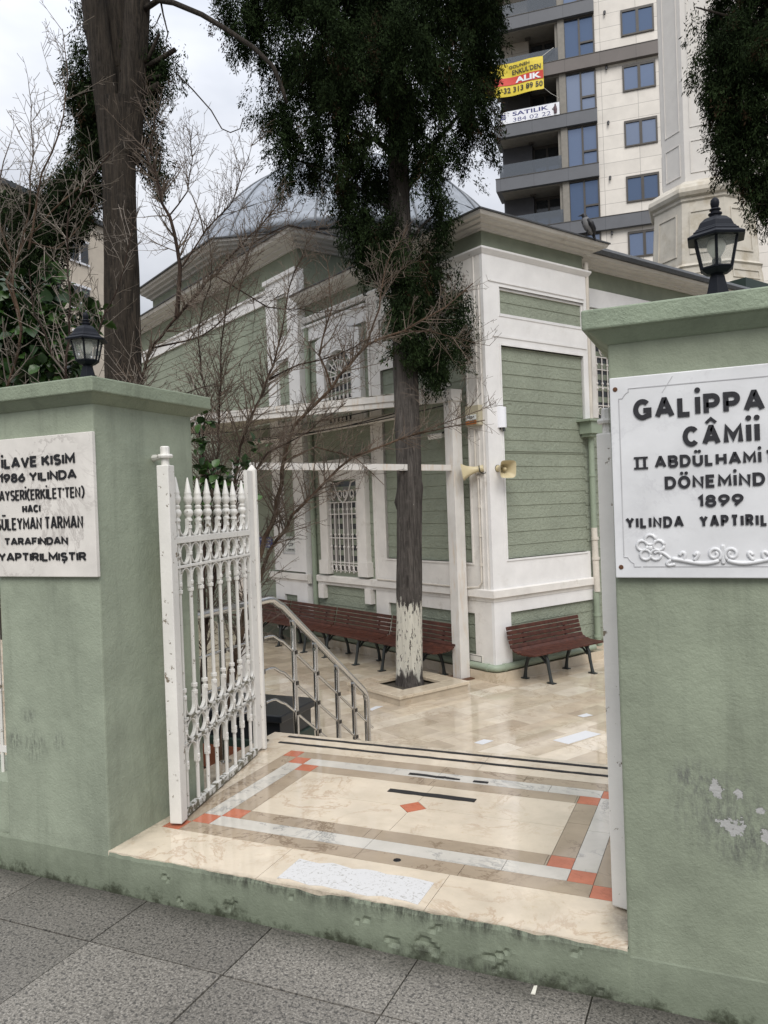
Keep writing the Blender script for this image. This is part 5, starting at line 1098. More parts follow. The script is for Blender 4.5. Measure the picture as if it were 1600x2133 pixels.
for k in range(0, 6):
    z0 = 14.88+3.045*k+.0; z1 = z0+1.41
    q = MB(); q.quad(FA(1.46, z0, .012), FA(3.13, z0, .012), FA(3.13, z1, .012), FA(1.46, z1, .012)); wn = part(q, 'window', M_aptg[(k*5) % 3], apb)
    q = MB()
    for a, b_, c, d in ((1.43, 3.16, z1-.13, z1), (1.43, 3.16, z0-.03, z0+.05), (1.43, 1.52, z0+.05, z1-.13), (3.07, 3.16, z0+.05, z1-.13), (2.22, 2.37, z0+.05, z1-.13)): q.box(a, b_, c, d, .0, .07, 0, FA)
    q.v = [(p[0]-L.x, p[1]-L.y, p[2]-L.z) for p in q.v]; q.build('frame', M_aptframe, wn)
    q = MB(); zz = z1-.07+.0; q.tube([FA(.60, zz+.18, .0), FA(.60, zz+.18, .10)], .07, 8); q.tube([FA(.60, zz+.16, .10), FA(.60, zz, .14)], .05, 8); part(q, 'vent_cap', M_aptdark, apb)
# banners
bn = thing('sale_banner', 'yellow and red cloth banner with black phone number hanging from the balcony', 'banner', FA(-4, 25.8, .4))
zt, zb, xl, xr = 26.72, 24.86, -6.3, -2.80
def wav(x, z): return .42+.05*math.sin(x*3.1)+.03*math.sin(z*4+x)
def cloth(x0, x1, z0, z1, nx, nz, m, name, out_=0):
    q = MB(); vs = []
    for j in range(nz+1):
        for i in range(nx+1):
            x = x0+(x1-x0)*i/nx; z = z0+(z1-z0)*j/nz; vs.append(FA(x, z-.05*math.sin((x-xl)*.9), wav(x, z)+out_))
    n1 = len(vs); vs2 = [v-FA(0, 0, .02)+FA(0, 0, 0) for v in vs]
    q.add(vs+vs2, [(j*(nx+1)+i, j*(nx+1)+i+1, (j+1)*(nx+1)+i+1, (j+1)*(nx+1)+i) for j in range(nz) for i in range(nx)]+[(n1+(j+1)*(nx+1)+i, n1+(j+1)*(nx+1)+i+1, n1+j*(nx+1)+i+1, n1+j*(nx+1)+i) for j in range(nz) for i in range(nx)])
    return part(q, name, m, bn)
cloth(xl, xr, zb, zt, 24, 10, M_yel, 'cloth'); cloth(xl+.01, xr-.01, 25.48, 25.93, 24, 3, M_ban_red, 'stripe', .022)
def bantext(s, x0, z, w, h, m, out_=.03, bold=.02):
    q = MB(); P, fs = text(s, w, h, bold, .002); q.add([FA(x0+p[0], z+p[1]-.05*math.sin((x0+p[0]-xl)*.9), wav(x0+p[0], z)+out_+p[2]) for p in P], fs); part(q, 'lettering', m, bn)
bantext('GOUNEH', -4.72, 26.40, 1.18, .17, M_letter); bantext("ENKUL'DEN", -4.55, 26.05, 1.62, .26, M_letter); bantext('ALIK', -4.38, 25.55, 1.45, .31, M_ban_white, .045, .04); bantext('32 313 89 50', -5.05, 25.05, 2.20, .30, M_letter)
q = MB(); q.tube([FA(-2.8, 26.7, .42), FA(-2.2, 27.1, .3)], .012, 4); part(q, 'rope', M_plastic, bn); q = MB(); q.tube([FA(-2.8, 24.9, .42), FA(-2.4, 24.5, .4), FA(-2.0, 24.25, .3)], .012, 4); part(q, 'rope', M_plastic, bn)
b2 = thing('sale_banner', 'white banner with blue lettering stretched along the balcony rail below the yellow one', 'banner', FA(-3.7, 23.3, .3))
q = MB(); q.box(-5.42, -1.99, 23.31, 24.0, .31, .325, 0, FA); part(q, 'cloth', M_ban_white, b2)
FAb = frame(FA(0, 0, .326), FA(1, 0, 0)-FA(0, 0, 0), Z, FA(0, 0, 1)-FA(0, 0, 0)); q = MB()
put_text(q, FAb, 'SATILIK', -4.62, 23.70, 2.02, .23, .02, .002); put_text(q, FAb, '384 02 22', -4.60, 23.36, 2.12, .24, -.004, .002); q.box(-5.28, -5.02, 23.56, 23.86, 0, .002, 0, FAb); part(q, 'lettering', M_blue, b2)
q = MB(); q.tube([FAb(-5.15+.07*math.cos(R(a)), 23.71+.08*math.sin(R(a)), .003) for a in range(20, 341, 20)], .014, 5); q.tube([FAb(-5.13, 23.80, .003), FAb(-5.13, 23.62, .003)], .012, 5); part(q, 'emblem', M_ban_white, b2)
q = MB(); q.tube([FAb(-2.22, 23.40, .003), FAb(-2.22, 23.62, .003), FAb(-2.22, 23.80, .003)], [.08, .10, .07], 8); q.tube([FAb(-2.22, 23.83, .003), FAb(-2.22, 23.93, .003)], [.05, .035], 8); q.tube([FAb(-2.28, 23.76, .003), FAb(-2.38, 23.66, .003), FAb(-2.30, 23.6, .003)], .025, 6); part(q, 'figure', M_figure, b2)

# block far left
fb_ = thing('apartment_block', 'beige apartment block far left behind the bare branches', 'apartment building', (-44, 40, CZ))
q = MB(); q.box(-52, -38, 10, 41.2, CZ, 21.1); part(q, 'wall', M_far, fb_)
q = MB(); q.box(-52.2, -37.7, 9.8, 41.4, 21.1, 21.4); q.box(-50, -40, 14, 36, 21.5, 22.6); part(q, 'roof', M_slate, fb_)
for k in range(6):
    for yy in (18, 22, 26, 29.5, 33, 36.2, 38.6):
        z0 = 18.2-3.0*k; q = MB(); q.box(-37.99, -37.93, yy-.75, yy+.75, z0, z0+1.35); w_ = part(q, 'window', M_pane, fb_)
        q = MB(); L = Vector(fb_.location)
        for a, b_, c, d in ((yy-.85, yy+.85, z0+1.35, z0+1.5), (yy-.85, yy+.85, z0-.12, z0), (yy-.06, yy+.06, z0, z0+1.35)): q.box(-37.98, -37.90, a, b_, c, d)
        q.v = [(p[0]-L.x, p[1]-L.y, p[2]-L.z) for p in q.v]; q.build('frame', M_ban_white, w_)

# ------------------------------------------------------------------ trees and shrubs
def tuft_cloud(blobs, n, seed, leaf=(.020, .055), dr=.8, droop=1.35, per=46, clump=.26):
    """sprays of small scale-leaf blades on branchlets, filling ellipsoid blobs (centre, radii) more densely toward their rims"""
    rs = np.random.RandomState(seed); vol = np.array([r[0]*r[1]*r[2] for c, r in blobs])**.8; vol = vol/vol.sum(); cnt = rs.multinomial(n, vol)
    Vs = []; Ms = []
    for (c, r), k in zip(blobs, cnt):
        if k == 0: continue
        d = rs.normal(size=(k, 3)); d /= np.linalg.norm(d, axis=1)[:, None]; rad = rs.uniform(.05, 1, (k, 1))**.45
        kc = max(2, int(k/9)); dc = rs.normal(size=(kc, 3)); dc /= np.linalg.norm(dc, axis=1)[:, None]; cc_ = dc*rs.uniform(.1, 1, (kc, 1))**.5*np.array(r); wh = rs.randint(0, kc, k)
        base = np.array(c)+cc_[wh]+rs.normal(size=(k, 3))*np.array([.045, .045, .13]); d = dc[wh]
        out_ = d*np.array([1, 1, .5]); ax = out_*.55+rs.normal(size=(k, 3))*.35+np.array([0, 0, -droop]); ax /= np.linalg.norm(ax, axis=1)[:, None]
        L = rs.uniform(.6, 1.25, (k, 1))*clump
        t = rs.uniform(0, 1, (k, per, 1)); p = base[:, None, :]+ax[:, None, :]*L[:, None, :]*t+rs.normal(size=(k, per, 3))*(.045*(1.15-t)+.012)
        dirs = ax[:, None, :]*.9+rs.normal(size=(k, per, 3))*.42; dirs /= np.linalg.norm(dirs, axis=2)[..., None]
        w = np.cross(dirs, rs.normal(size=(k, per, 3))); w /= np.linalg.norm(w, axis=2)[..., None]
        ln = rs.uniform(leaf[1]*.6, leaf[1]*1.3, (k, per, 1)); wd = rs.uniform(leaf[0]*.6, leaf[0]*1.2, (k, per, 1))*.5; bigm = np.where(rs.rand(k, per, 1) < .25, 1.45, .9); ln = ln*bigm; wd = wd*bigm
        quad = np.stack([p-w*wd*.6, p+dirs*ln*.45-w*wd, p+dirs*ln, p+dirs*ln*.5+w*wd], axis=2)
        Vs.append(quad.reshape(-1, 3)); cm = rs.choice([0, 1, 2], (k, 1), p=[.60, .36, .04]); mm = np.where(rs.rand(k, per) < .75, cm, rs.choice([0, 1], (k, per))); Ms.append(mm.ravel())
    Va = np.concatenate(Vs); M_ = np.concatenate(Ms); F_ = np.arange(len(Va)).reshape(-1, 4); return Va, F_, M_
def ragged(blobs, seed, m=5):        # hang small elongated tufts round the rim of every mass so that the outline frays
    rg = random.Random(seed); out_ = []
    for c, q in blobs:
        out_.append((c, tuple(x*.86 for x in q)))
        if max(q) < .16: continue
        for i in range(m+int(max(q)*4)):
            d = Vector((rg.gauss(0, 1), rg.gauss(0, 1), rg.gauss(-.2, .9))).normalized(); w = rg.uniform(.055, .11); out_.append(((c[0]+d.x*q[0]*.92, c[1]+d.y*q[1]*.92, c[2]+d.z*q[2]*.92-.06), (w, w, w*rg.uniform(1.6, 3.2))))
    return out_
def crown(root, blobs, n, seed, **k):
    blobs = ragged(blobs, seed)
    Va, F_, M_ = tuft_cloud(blobs, n, seed, **k); L = np.array(root.location[:]); return npmesh('crown', Va-L, F_, M_cyp, root, M_)
def trunk_mesh(pts, rad, n=36, fl=.06, seed=1, sub=16):
    r = random.Random(seed); P = [Vector(p) for p in pts]; q = MB(); out_ = []; rr = []
    for i in range(len(P)-1):
        for k in range(sub):
            t = k/sub; out_.append(P[i].lerp(P[i+1], t)); rr.append(rad[i]+(rad[i+1]-rad[i])*t)
    out_.append(P[-1]); rr.append(rad[-1]); q.tube(out_, rr, n)
    ph = [r.uniform(0, 6.28) for _ in range(4)]; zs = [p.z for p in out_]; KN = [(r.uniform(min(zs), max(zs)), r.uniform(0, 6.28)) for _ in range(int((max(zs)-min(zs))*1.6))]
    for i in range(len(out_)):
        for k in range(n):
            v = Vector(q.v[i*n+k]); d = v-out_[i]; a = 2*math.pi*k/n; z = v.z
            f = 1+fl*(math.sin(3*a+ph[0]+z*.6)+.6*math.sin(5*a+ph[1]-z*.9)+.45*math.sin(9*a+ph[2]+z*1.7)+.35*math.sin(14*a+ph[3]-z*2.3)+.25*math.sin(4*a+z*7+ph[2]))+sum(.16*math.exp(-((z-kz)/.07)**2-((math.sin((a-ka)/2))/.16)**2) for kz, ka in KN); q.v[i*n+k] = tuple(out_[i]+d*f)
    return q
# --- the whitewashed cypress in the courtyard
D0 = 10.3
cy = thing('cypress_tree', 'tall dark cypress with a peeling whitewashed trunk in the courtyard', 'tree', at(855, 1436, D0))
tp = [at(856, 1448, D0), at(854, 1410, D0), at(852, 1250, D0), at(852, 1000, D0+.02), at(844, 800, D0+.05), at(838, 600, D0+.1), at(832, 420, D0+.1), at(828, 200, D0+.1), at(822, -80, D0), at(815, -420, D0)]
smooth_by_angle(part(trunk_mesh(tp, [.215, .175, .168, .165, .16, .15, .14, .12, .09, .03], fl=.05), 'trunk', M_barkC, cy), 60)
def bl(px, py, rx, ry, dz=0, rd=None, D=D0): s = D/FPX; return (tuple(at(px, py, D+dz)), (rx*s, (rd if rd else (rx+ry)/2)*s, ry*s))
B = [bl(760, -250, 260, 230), bl(880, -420, 170, 200), bl(700, -60, 170, 130, .2), bl(900, -40, 170, 120, -.3), bl(800, 60, 190, 110, .5), bl(690, 90, 110, 90, -.5), bl(860, 110, 130, 100, -.7), bl(970, 60, 66, 90, .1), bl(1000, 0, 38, 80), bl(982, 160, 28, 64, .2),
     bl(960, 200, 70, 60, -.2), bl(985, 265, 35, 35, .3), bl(620, 110, 60, 45, .3), bl(585, 215, 45, 30, .2), bl(620, 170, 55, 35, .4), bl(690, 210, 60, 55, -.4), bl(760, 190, 80, 80, -.6), bl(860, 220, 60, 60, -.5), bl(585, 265, 28, 28, .1), bl(600, 320, 28, 24, .3), bl(640, 290, 22, 22, .2),
     bl(700, 290, 55, 40, .4), bl(770, 300, 70, 60, .3), bl(665, 340, 32, 26, .4), bl(712, 390, 48, 40, -.2), bl(770, 400, 60, 55, .3), bl(900, 300, 32, 36, -.3), bl(940, 305, 28, 24, .2), bl(880, 350, 22, 20, .1), bl(735, 450, 42, 32, .2), bl(800, 480, 40, 55, -.2), bl(770, 500, 36, 25, .1),
     bl(908, 405, 22, 30, -.1), bl(936, 428, 14, 20, .0), bl(902, 452, 24, 24, .2), bl(890, 500, 24, 34, .2), bl(905, 570, 16, 40, .1), bl(850, 545, 30, 50, -.18), bl(838, 620, 34, 60, -.2), bl(845, 690, 32, 50, -.2), bl(880, 620, 20, 60, .05), bl(890, 700, 26, 50, .1), bl(953, 585, 12, 24, -.1), bl(958, 640, 15, 36, -.1), bl(942, 685, 24, 30, -.1), bl(922, 720, 26, 26, -.05), bl(895, 745, 18, 20, .05),
     bl(805, 540, 12, 34, .05), bl(753, 510, 16, 20, .2),
     bl(505, 25, 40, 35, .3), bl(545, 55, 36, 45, .4), bl(480, 5, 35, 22, .2), bl(560, -30, 70, 60, .3), bl(1012, 90, 13, 40, .2)]
crown(cy, B, 7400, 3, per=104, clump=.31, leaf=(.0135, .043))
q = MB()
def limb(q, pts, r0, r1, D=D0, n=8):
    P = [at(x, y, D+dz) for x, y, dz in pts]; m = len(P); q.tube(P, [r0+(r1-r0)*i/(m-1) for i in range(m)], n)
limb(q, [(832, 330, .1), (780, 290, .0), (700, 260, -.1), (640, 270, .1)], .045, .015); limb(q, [(836, 420, .1), (880, 330, 0), (930, 270, 0), (990, 200, .1)], .045, .014); limb(q, [(845, 720, .05), (880, 690, 0), (930, 650, -.1), (950, 590, -.1)], .028, .01)
limb(q, [(845, 760, .05), (900, 770, 0), (935, 730, 0)], .02, .008); limb(q, [(825, 150, .1), (760, 60, .3), (690, -30, .3)], .05, .02); limb(q, [(825, 150, .1), (900, 60, .0), (985, 0, 0)], .05, .02); limb(q, [(835, 450, .1), (760, 400, .1), (690, 360, .2), (610, 330, .3)], .03, .01)
limb(q, [(838, 520, .1), (880, 470, .05), (935, 420, .0)], .025, .01)
part(q, 'branch', M_barkC, cy, smooth=True)
# --- the old tree on the left
D1 = 9.0
ot = thing('old_tree', 'thick ridged tree trunk on the left, forking above with dark conifer sprays around it', 'tree', at(262, 1500, D1))
smooth_by_angle(part(trunk_mesh([at(268, 1480, D1), at(262, 1000, D1), at(258, 780, D1), at(254, 560, D1), at(250, 400, D1), at(247, 290, D1), at(247, 215, D1)], [.24, .205, .197, .186, .18, .195, .225], 40, .05, 4), 'trunk', M_barkB, ot), 60)
for pts, r0, r1 in (([(236, 330, 0), (222, 200, -.03), (206, 80, -.06), (190, -30, -.1), (160, -220, 0)], .145, .115), ([(250, 320, .1), (246, 150, .12), (243, 0, .14), (238, -220, .2)], .15, .12), ([(264, 330, 0), (275, 180, -.03), (283, 60, -.06), (288, -60, -.1), (300, -250, 0)], .155, .125)):
    q = trunk_mesh([at(x, y, D1+dz) for x, y, dz in pts], [r0+(r1-r0)*i/(len(pts)-1) for i in range(len(pts))], 28, .05, int(r0*1000)); smooth_by_angle(part(q, 'branch', M_barkB, ot), 60)
q = MB(); P_ = lambda pts, r0, r1, n=8: limb(q, pts, r0, r1, D1, n)
P_([(285, 30, 0), (330, 0, -.3), (360, 5, -.5), (420, 30, -.7), (470, 60, -.8), (530, 100, -.9), (570, 140, -1.0), (590, 190, -1.0), (597, 215, -1.0)], .034, .018, 10)
P_([(275, 150, 0), (310, 120, -.1), (332, 70, -.2)], .028, .018); P_([(285, 150, 0), (330, 125, -.1), (365, 103, -.2)], .03, .026); P_([(280, 175, 0), (310, 165, 0), (335, 158, -.1)], .028, .02); P_([(285, 200, 0), (310, 190, 0), (331, 178, -.1)], .045, .045)
P_([(335, 3, -.3), (340, 30, -.3), (350, 70, -.3), (345, 85, -.3)], .012, .005); P_([(365, 150, -.2), (400, 185, -.2), (440, 230, -.2), (462, 268, -.2), (480, 276, -.2), (500, 268, -.2), (507, 245, -.2)], .009, .005, 6); P_([(335, 28, -.3), (325, 50, -.3), (315, 62, -.3)], .008, .004, 5)
part(q, 'branch', M_barkB, ot, smooth=True)
bo = lambda *a, **k: bl(*a, D=D1, **k)
B = [bo(185, 125, 22, 25, .2), bo(180, 170, 20, 30, .25), bo(195, 210, 16, 30, .25), bo(170, 240, 26, 24, .2), bo(188, 280, 22, 30, .25), bo(165, 300, 24, 22, .2), bo(330, 105, 22, 22, .1), bo(358, 125, 24, 26, .0), bo(318, 150, 24, 34, .15), bo(345, 155, 18, 22, .05), bo(312, 200, 20, 28, .2), bo(300, 90, 14, 40, .2), bo(150, 350, 28, 25, .2), bo(120, 370, 26, 22, .1), bo(180, 350, 18, 36, .2), bo(140, 400, 36, 22, .2), bo(90, 420, 36, 28, .3), bo(60, 470, 40, 36, .4), bo(110, 470, 36, 32, .3), bo(140, 480, 24, 18, .2), bo(15, 520, 30, 34, .5), bo(85, 530, 30, 24, .4),
     bo(160, 5, 18, 12, .1), bo(250, -40, 60, 30, .6), bo(255, 60, 30, 60, .7), bo(230, 10, 26, 40, .6), bo(150, 470, 14, 12, .1), bo(325, 330, 10, 22, .1), bo(338, 360, 10, 12, .1), bo(300, 290, 10, 36, .25)]
crown(ot, B, 1700, 5, per=100, clump=.24, leaf=(.0125, .040))
D3 = 13.5
dc_ = thing('conifer_tree', 'dark bushy conifer behind the leafy shrub at the left edge', 'tree', at(20, 1330, D3))
smooth_by_angle(part(trunk_mesh([at(20, 1330, D3), at(22, 900, D3), at(26, 600, D3), at(28, 410, D3)], [.16, .13, .08, .03], 20, seed=12), 'trunk', M_barkB, dc_), 60)
b3_ = lambda *a, **k: bl(*a, D=D3, **k)
crown(dc_, [b3_(20, 430, 40, 36), b3_(60, 480, 44, 40), b3_(10, 520, 60, 50), b3_(80, 560, 50, 44, .2), b3_(20, 620, 70, 60), b3_(90, 650, 44, 50), b3_(30, 730, 80, 60), b3_(100, 760, 40, 50), b3_(-60, 560, 60, 110), b3_(-60, 740, 60, 90)], 1500, 17, per=90, clump=.32, leaf=(.02, .06))
# --- cypress branches hanging in from the right
D2 = 9.5
rt = thing('cypress_tree', 'dark cypress whose hanging branches enter the top right corner', 'tree', at(1780, 1500, D2))
tpx = [at(1780, 1500, D2), at(1765, 900, D2), at(1745, 400, D2), at(1725, 0, D2), at(1710, -400, D2)]
smooth_by_angle(part(trunk_mesh(tpx, [.24, .2, .18, .14, .05], seed=8), 'trunk', M_barkB, rt), 60)
b2_ = lambda *a, **k: bl(*a, D=D2, **k)
B = [b2_(1620, -120, 130, 120), b2_(1560, 20, 80, 55, .2), b2_(1520, 60, 50, 50, .1), b2_(1512, 120, 28, 40, .1), b2_(1580, 110, 80, 60, -.2), b2_(1508, 180, 28, 24, .1), b2_(1540, 190, 60, 45, .2), b2_(1620, 200, 70, 70, 0), b2_(1496, 222, 16, 20, .1), b2_(1520, 235, 30, 24, .2), b2_(1505, 282, 18, 18, .1), b2_(1520, 280, 34, 28, .2), b2_(1580, 270, 50, 40, .1), b2_(1540, 320, 30, 26, .1), b2_(1590, 330, 40, 36, .2), b2_(1592, 372, 28, 20, .1), b2_(1612, 398, 28, 18, .1), b2_(1510, 335, 16, 12, .1), b2_(1572, 392, 10, 12, 0), b2_(1450, 18, 14, 10, .1), b2_(1425, 2, 10, 10, .1), b2_(1690, 100, 110, 160, .2), b2_(1735, 270, 90, 100, .2), b2_(1730, -250, 120, 150), b2_(1790, 420, 60, 60, .3)]
crown(rt, B, 3300, 9, per=104, clump=.27, leaf=(.0135, .043))
q = MB(); Lr = lambda pts, r0, r1: limb(q, pts, r0, r1, D2, 7)
Lr([(1750, 380, 0), (1660, 330, 0), (1590, 260, .1), (1520, 215, .1)], .05, .012); Lr([(1735, 120, 0), (1640, 60, 0), (1540, 40, .1), (1450, 15, .1)], .05, .008); Lr([(1755, 520, 0), (1680, 450, 0), (1620, 425, 0), (1575, 425, 0)], .035, .006); Lr([(1740, 250, 0), (1640, 180, 0), (1560, 130, .1)], .04, .012)
part(q, 'branch', M_barkB, rt, smooth=True)

# --- broadleaf evergreens
def leaf_cloud(blobs, n, seed, size):
    rs = np.random.RandomState(seed); vol = np.array([r[0]*r[1]*r[2] for c, r in blobs])**.8; vol /= vol.sum(); cnt = rs.multinomial(n, vol); Vs = []; Fs = []; Ms = []; o = 0
    prof = np.array([(0, 0), (.22, .30), (.5, .42), (.78, .26), (1, 0)])
    for (c, r), k in zip(blobs, cnt):
        if not k: continue
        d = rs.normal(size=(k, 3)); d /= np.linalg.norm(d, axis=1)[:, None]; p = np.array(c)+d*(rs.uniform(0, 1, (k, 1))**.5)*np.array(r)
        a = d*.6+rs.normal(size=(k, 3))*.6+np.array([0, 0, .1]); a /= np.linalg.norm(a, axis=1)[:, None]; w = np.cross(a, rs.normal(size=(k, 3))+np.array([0, 0, 2.0])); w /= np.linalg.norm(w, axis=1)[:, None]; nn = np.cross(w, a)
        s = rs.uniform(.65, 1.25, (k, 1))*size; rows = []
        for t, h in prof:
            cur = nn*(-.25*t*t)*s
            rows += [p+a*s*t+w*s*h+cur+nn*s*h*.35, p+a*s*t+cur, p+a*s*t-w*s*h+cur+nn*s*h*.35]
        R_ = np.stack(rows, axis=1); Vs.append(R_.reshape(-1, 3)); idx = np.arange(k)[:, None]*15+o
        for i in range(4):
            Fs.append(np.concatenate([idx+3*i, idx+3*i+1, idx+3*i+4, idx+3*i+3], axis=1)); Fs.append(np.concatenate([idx+3*i+1, idx+3*i+2, idx+3*i+5, idx+3*i+4], axis=1))
        mm = rs.choice([0, 1], k, p=[.5, .5])
        for i in range(8): Ms.append(mm)
        o += k*15
    return np.concatenate(Vs), np.concatenate(Fs), np.concatenate(Ms)
def broad(name, label, cat, base, blobs, n, seed, size, stems, group=None):
    t = thing(name, label, cat, base, group); Va, F_, M_ = leaf_cloud(blobs, n, seed, size); o = npmesh('leaves', Va-np.array(base[:]), F_, M_broad, t, M_); o.data.polygons.foreach_set('use_smooth', [True]*len(o.data.polygons))
    q = MB()
    for pts, r0, r1, D in stems: limb(q, pts, r0, r1, D, 6)
    part(q, 'stem', M_stemdark, t, smooth=True); return t
DL = 5.6
ls = lambda *a, **k: bl(*a, D=DL, **k)
broad('evergreen_shrub', 'leafy evergreen shrub with broad green leaves behind the left lantern', 'shrub', at(90, 1600, DL),
      [ls(40, 620, 70, 50, .2), ls(100, 590, 45, 40, .2), ls(80, 680, 90, 60, .1), ls(20, 720, 70, 70, .2), ls(110, 750, 70, 50, 0), ls(180, 690, 30, 50, .3), ls(165, 640, 30, 30, .1), ls(50, 790, 80, 50, .1), ls(200, 660, 18, 30, .2), ls(-60, 700, 80, 110, .2), ls(150, 800, 60, 30, .2)], 1500, 21, .095,
      [([(90, 1600, 0), (95, 1100, 0), (110, 800, 0), (140, 700, .1)], .02, .008, DL), ([(90, 1600, 0), (70, 1000, .1), (50, 750, .1), (30, 620, .2)], .02, .006, DL)])
DM = 5.9
lm = lambda *a, **k: bl(*a, D=DM, **k)
broad('evergreen_shrub', 'small evergreen with sparse glossy leaves just behind the gate spears', 'shrub', at(430, 1500, DM),
      [lm(410, 920, 25, 25), lm(440, 990, 40, 30), lm(500, 965, 30, 22), lm(420, 1050, 30, 30), lm(480, 1010, 26, 22), lm(540, 930, 24, 16), lm(530, 1045, 14, 18), lm(425, 880, 20, 16)], 150, 23, .075,
      [([(430, 1500, 0), (425, 1200, 0), (430, 1000, 0), (415, 900, 0)], .014, .005, DM), ([(430, 1300, 0), (470, 1100, 0), (500, 980, 0)], .010, .004, DM)])

# --- bare thorny shrubs: stems drawn from the ground up, twigs grown from them
def grow(q, p, d, L, r, lev, rg, tw, up=.25, zig=.2):
    n = max(3, int(L/.07)); pts = [p]; rr = [r]; dd = d.normalized()
    for i in range(n):
        dd = (dd+Vector((rg.gauss(0, zig), rg.gauss(0, zig), rg.gauss(up*.25, zig)))*.35).normalized(); pts.append(pts[-1]+dd*(L/n)); rr.append(max(.0016, r*(1-.7*(i+1)/n)))
    q.tube(pts, rr, 4 if r > .004 else 3, cap=False)
    if lev <= 0: return
    k = int(L/(.062 if lev > 1 else .075)*tw)
    for j in range(k):
        t = rg.uniform(.12, .98); i = min(int(t*n), n-1); b = pts[i].lerp(pts[i+1], t*n-i); ax = (pts[i+1]-pts[i]).normalized()
        sd = ax.cross(Vector((rg.gauss(0, 1), rg.gauss(0, 1), rg.gauss(0, 1)))).normalized(); nd = (ax*rg.uniform(.2, .9)+sd*rg.uniform(.6, 1.1)+Z*up*rg.uniform(0, 1.2)).normalized()
        l2 = L*rg.uniform(.22, .55)*(1-.4*t) if rg.random() > .3 else rg.uniform(.03, .09); grow(q, b, nd, max(.03, l2), max(.0018, rr[i]*.65), lev-1, rg, tw, up, zig)
def shrub(label, base, stems, seed, D, dens=1.0, tm=M_twig, sm=M_stem, lev=3, up=.3, tl=.75, group='bare thorny shrubs behind the left pillar'):
    t = thing('bare_shrub', label, 'shrub', base, group); rg = random.Random(seed); q = MB(); tw = MB()
    for pts, r0, r1 in stems:
        P = [at(x, y, D+dz) for x, y, dz in pts]; out_ = []
        for i in range(len(P)-1):
            m = max(2, int((P[i+1]-P[i]).length/.12))
            for k in range(m): out_.append(P[i].lerp(P[i+1], k/m)+(Vector((rg.gauss(0, .008), rg.gauss(0, .008), rg.gauss(0, .006))) if (i or k) else Vector()))
        out_.append(P[-1]); m = len(out_); rr = [r0+(r1-r0)*(i/(m-1)) for i in range(m)]; q.tube(out_, [x*.74 for x in rr], 7)
        tot = sum((out_[i+1]-out_[i]).length for i in range(m-1)); k = int(tot*30*dens)
        for j in range(k):
            f = rg.uniform(.16, 1)**.8; i = min(int(f*(m-1)), m-2); b = out_[i].lerp(out_[i+1], rg.random()); ax = (out_[i+1]-out_[i]).normalized()
            if b.z < .25: continue
            sd = ax.cross(Vector((rg.gauss(0, 1), rg.gauss(0, 1), rg.gauss(0, 1)))).normalized(); nd = (ax*rg.uniform(.3, 1)+sd*rg.uniform(.5, 1.1)+Z*up).normalized()
            grow(tw, b, nd, rg.uniform(.25, 1.0)*tl*(1.15-.8*f), max(.0030, min(.0062, rr[i]*.40)), lev-1, rg, 1.0, up)
    smooth_by_angle(part(q, 'stem', sm, t), 60); part(tw, 'branchwork', tm, t); return t
shrub('bare shrub with two brown stems leaning right across the canopy towards the cypress', at(440, 1640, 6.6),
      [([(450, 1640, 0), (480, 1400, 0), (535, 1180, 0), (575, 1065, .1), (592, 950, .1), (615, 885, .2), (690, 805, .3), (765, 715, .4), (840, 690, .5), (925, 640, .6), (985, 590, .7)], .042, .007),
       ([(450, 1640, 0), (500, 1330, 0), (560, 1150, .1), (610, 1075, .2), (680, 1000, .3), (740, 950, .4), (830, 915, .6), (930, 890, .8), (1010, 875, .9)], .034, .006),
       ([(592, 960, .1), (660, 930, .2), (740, 955, .3), (800, 1010, .4)], .010, .004), ([(765, 715, .4), (790, 640, .4), (800, 560, .5), (850, 470, .5)], .012, .004), ([(690, 805, .3), (665, 740, .3), (690, 640, .2), (680, 540, .2)], .014, .004),
       ([(840, 690, .5), (900, 690, .6), (960, 705, .7), (1020, 720, .8)], .008, .003), ([(860, 905, .6), (960, 870, .8), (1030, 840, .9)], .008, .003)], 31, 6.6, .8)
shrub('upright bare shrub with a dark crooked stem and fine twigs before the boarded wall', at(400, 1640, 6.2),
      [([(400, 1640, 0), (430, 1300, 0), (470, 1080, 0), (510, 900, 0), (560, 790, .1), (585, 700, .1), (600, 600, .2), (640, 500, .2)], .03, .005), ([(440, 1240, 0), (455, 900, 0), (460, 720, 0), (480, 600, 0), (520, 520, .1), (555, 440, .1)], .018, .004),
       ([(440, 1250, 0), (420, 960, 0), (430, 820, 0), (410, 700, 0), (440, 560, 0), (430, 470, 0)], .016, .004), ([(560, 790, .1), (620, 760, .2), (700, 740, .3), (790, 700, .3)], .012, .003), ([(470, 1080, 0), (520, 1000, .1), (560, 940, .1), (640, 900, .2), (720, 840, .3)], .016, .004)], 37, 6.2, 1.45, sm=M_stemdark)
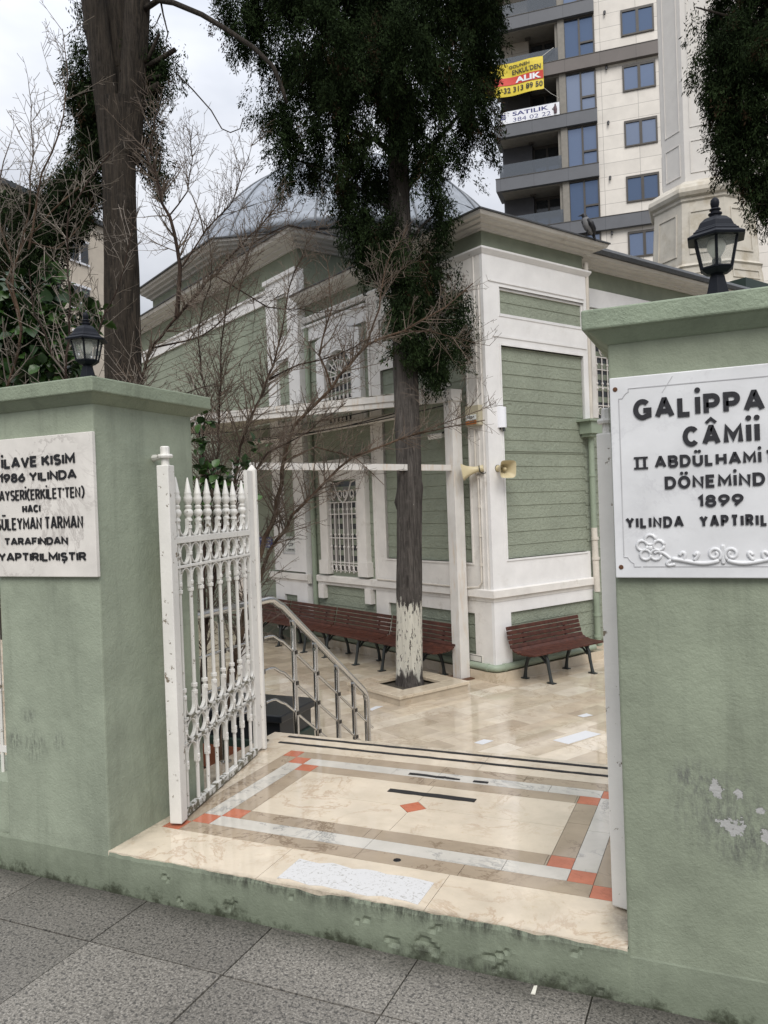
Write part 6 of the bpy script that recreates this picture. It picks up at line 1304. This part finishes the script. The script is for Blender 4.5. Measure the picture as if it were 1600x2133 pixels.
shrub('bare shrub with a forked brown limb crossing the old tree trunk and the dome', at(270, 1640, 6.9),
      [([(270, 1640, 0), (285, 1000, 0), (290, 800, 0), (315, 725, 0), (372, 655, 0), (450, 570, 0), (500, 515, 0), (560, 455, .1), (590, 410, .1)], .04, .007), ([(368, 660, 0), (380, 555, 0), (352, 450, 0), (322, 365, 0), (295, 300, 0)], .03, .010), ([(325, 370, 0), (312, 300, -.1), (330, 210, -.1)], .012, .004),
       ([(352, 450, 0), (390, 400, 0), (400, 330, 0), (402, 260, 0)], .010, .003), ([(500, 515, 0), (540, 500, 0), (600, 470, 0), (690, 480, .1)], .010, .003), ([(380, 555, 0), (430, 480, 0), (480, 430, 0), (525, 300, .1)], .012, .003), ([(315, 725, 0), (420, 700, 0), (490, 640, 0), (520, 520, 0)], .012, .003),
       ([(450, 575, 0), (560, 640, .1), (660, 650, .2), (760, 640, .2)], .010, .003)], 41, 6.9, 1.15, sm=M_stemdark)
shrub('pale twiggy bare shrub filling the upper left edge of the picture', at(40, 1640, 5.4),
      [([(30, 1640, 0), (10, 820, 0), (45, 690, 0), (20, 590, 0), (55, 500, 0), (110, 440, 0), (165, 390, 0)], .03, .007), ([(45, 690, 0), (25, 560, 0), (-10, 420, 0), (20, 300, .1)], .014, .004), ([(60, 520, 0), (80, 400, 0), (120, 280, 0), (145, 160, 0), (130, 60, 0)], .012, .003), ([(20, 590, 0), (60, 440, .1), (70, 330, .1), (60, 180, .1)], .012, .003),
       ([(55, 500, 0), (120, 520, 0), (170, 470, .1), (200, 420, .1)], .010, .003)], 43, 5.4, .42, M_twigpale)
shrub('bare shrub with a straight dark stem rising beside the left lantern', at(140, 1640, 5.0),
      [([(140, 1640, 0), (140, 900, 0), (143, 700, 0), (148, 620, 0), (140, 520, 0), (135, 440, 0), (180, 380, 0), (230, 320, 0)], .020, .006), ([(143, 800, 0), (110, 740, 0), (70, 650, 0), (60, 560, 0)], .012, .004), ([(140, 900, 0), (190, 760, .1), (220, 660, .1), (260, 560, .1), (290, 430, .1)], .012, .003), ([(140, 900, 0), (300, 860, .3), (380, 820, .4), (450, 800, .5)], .012, .003)], 47, 5.0, .45, M_twigpale, M_stemdark)
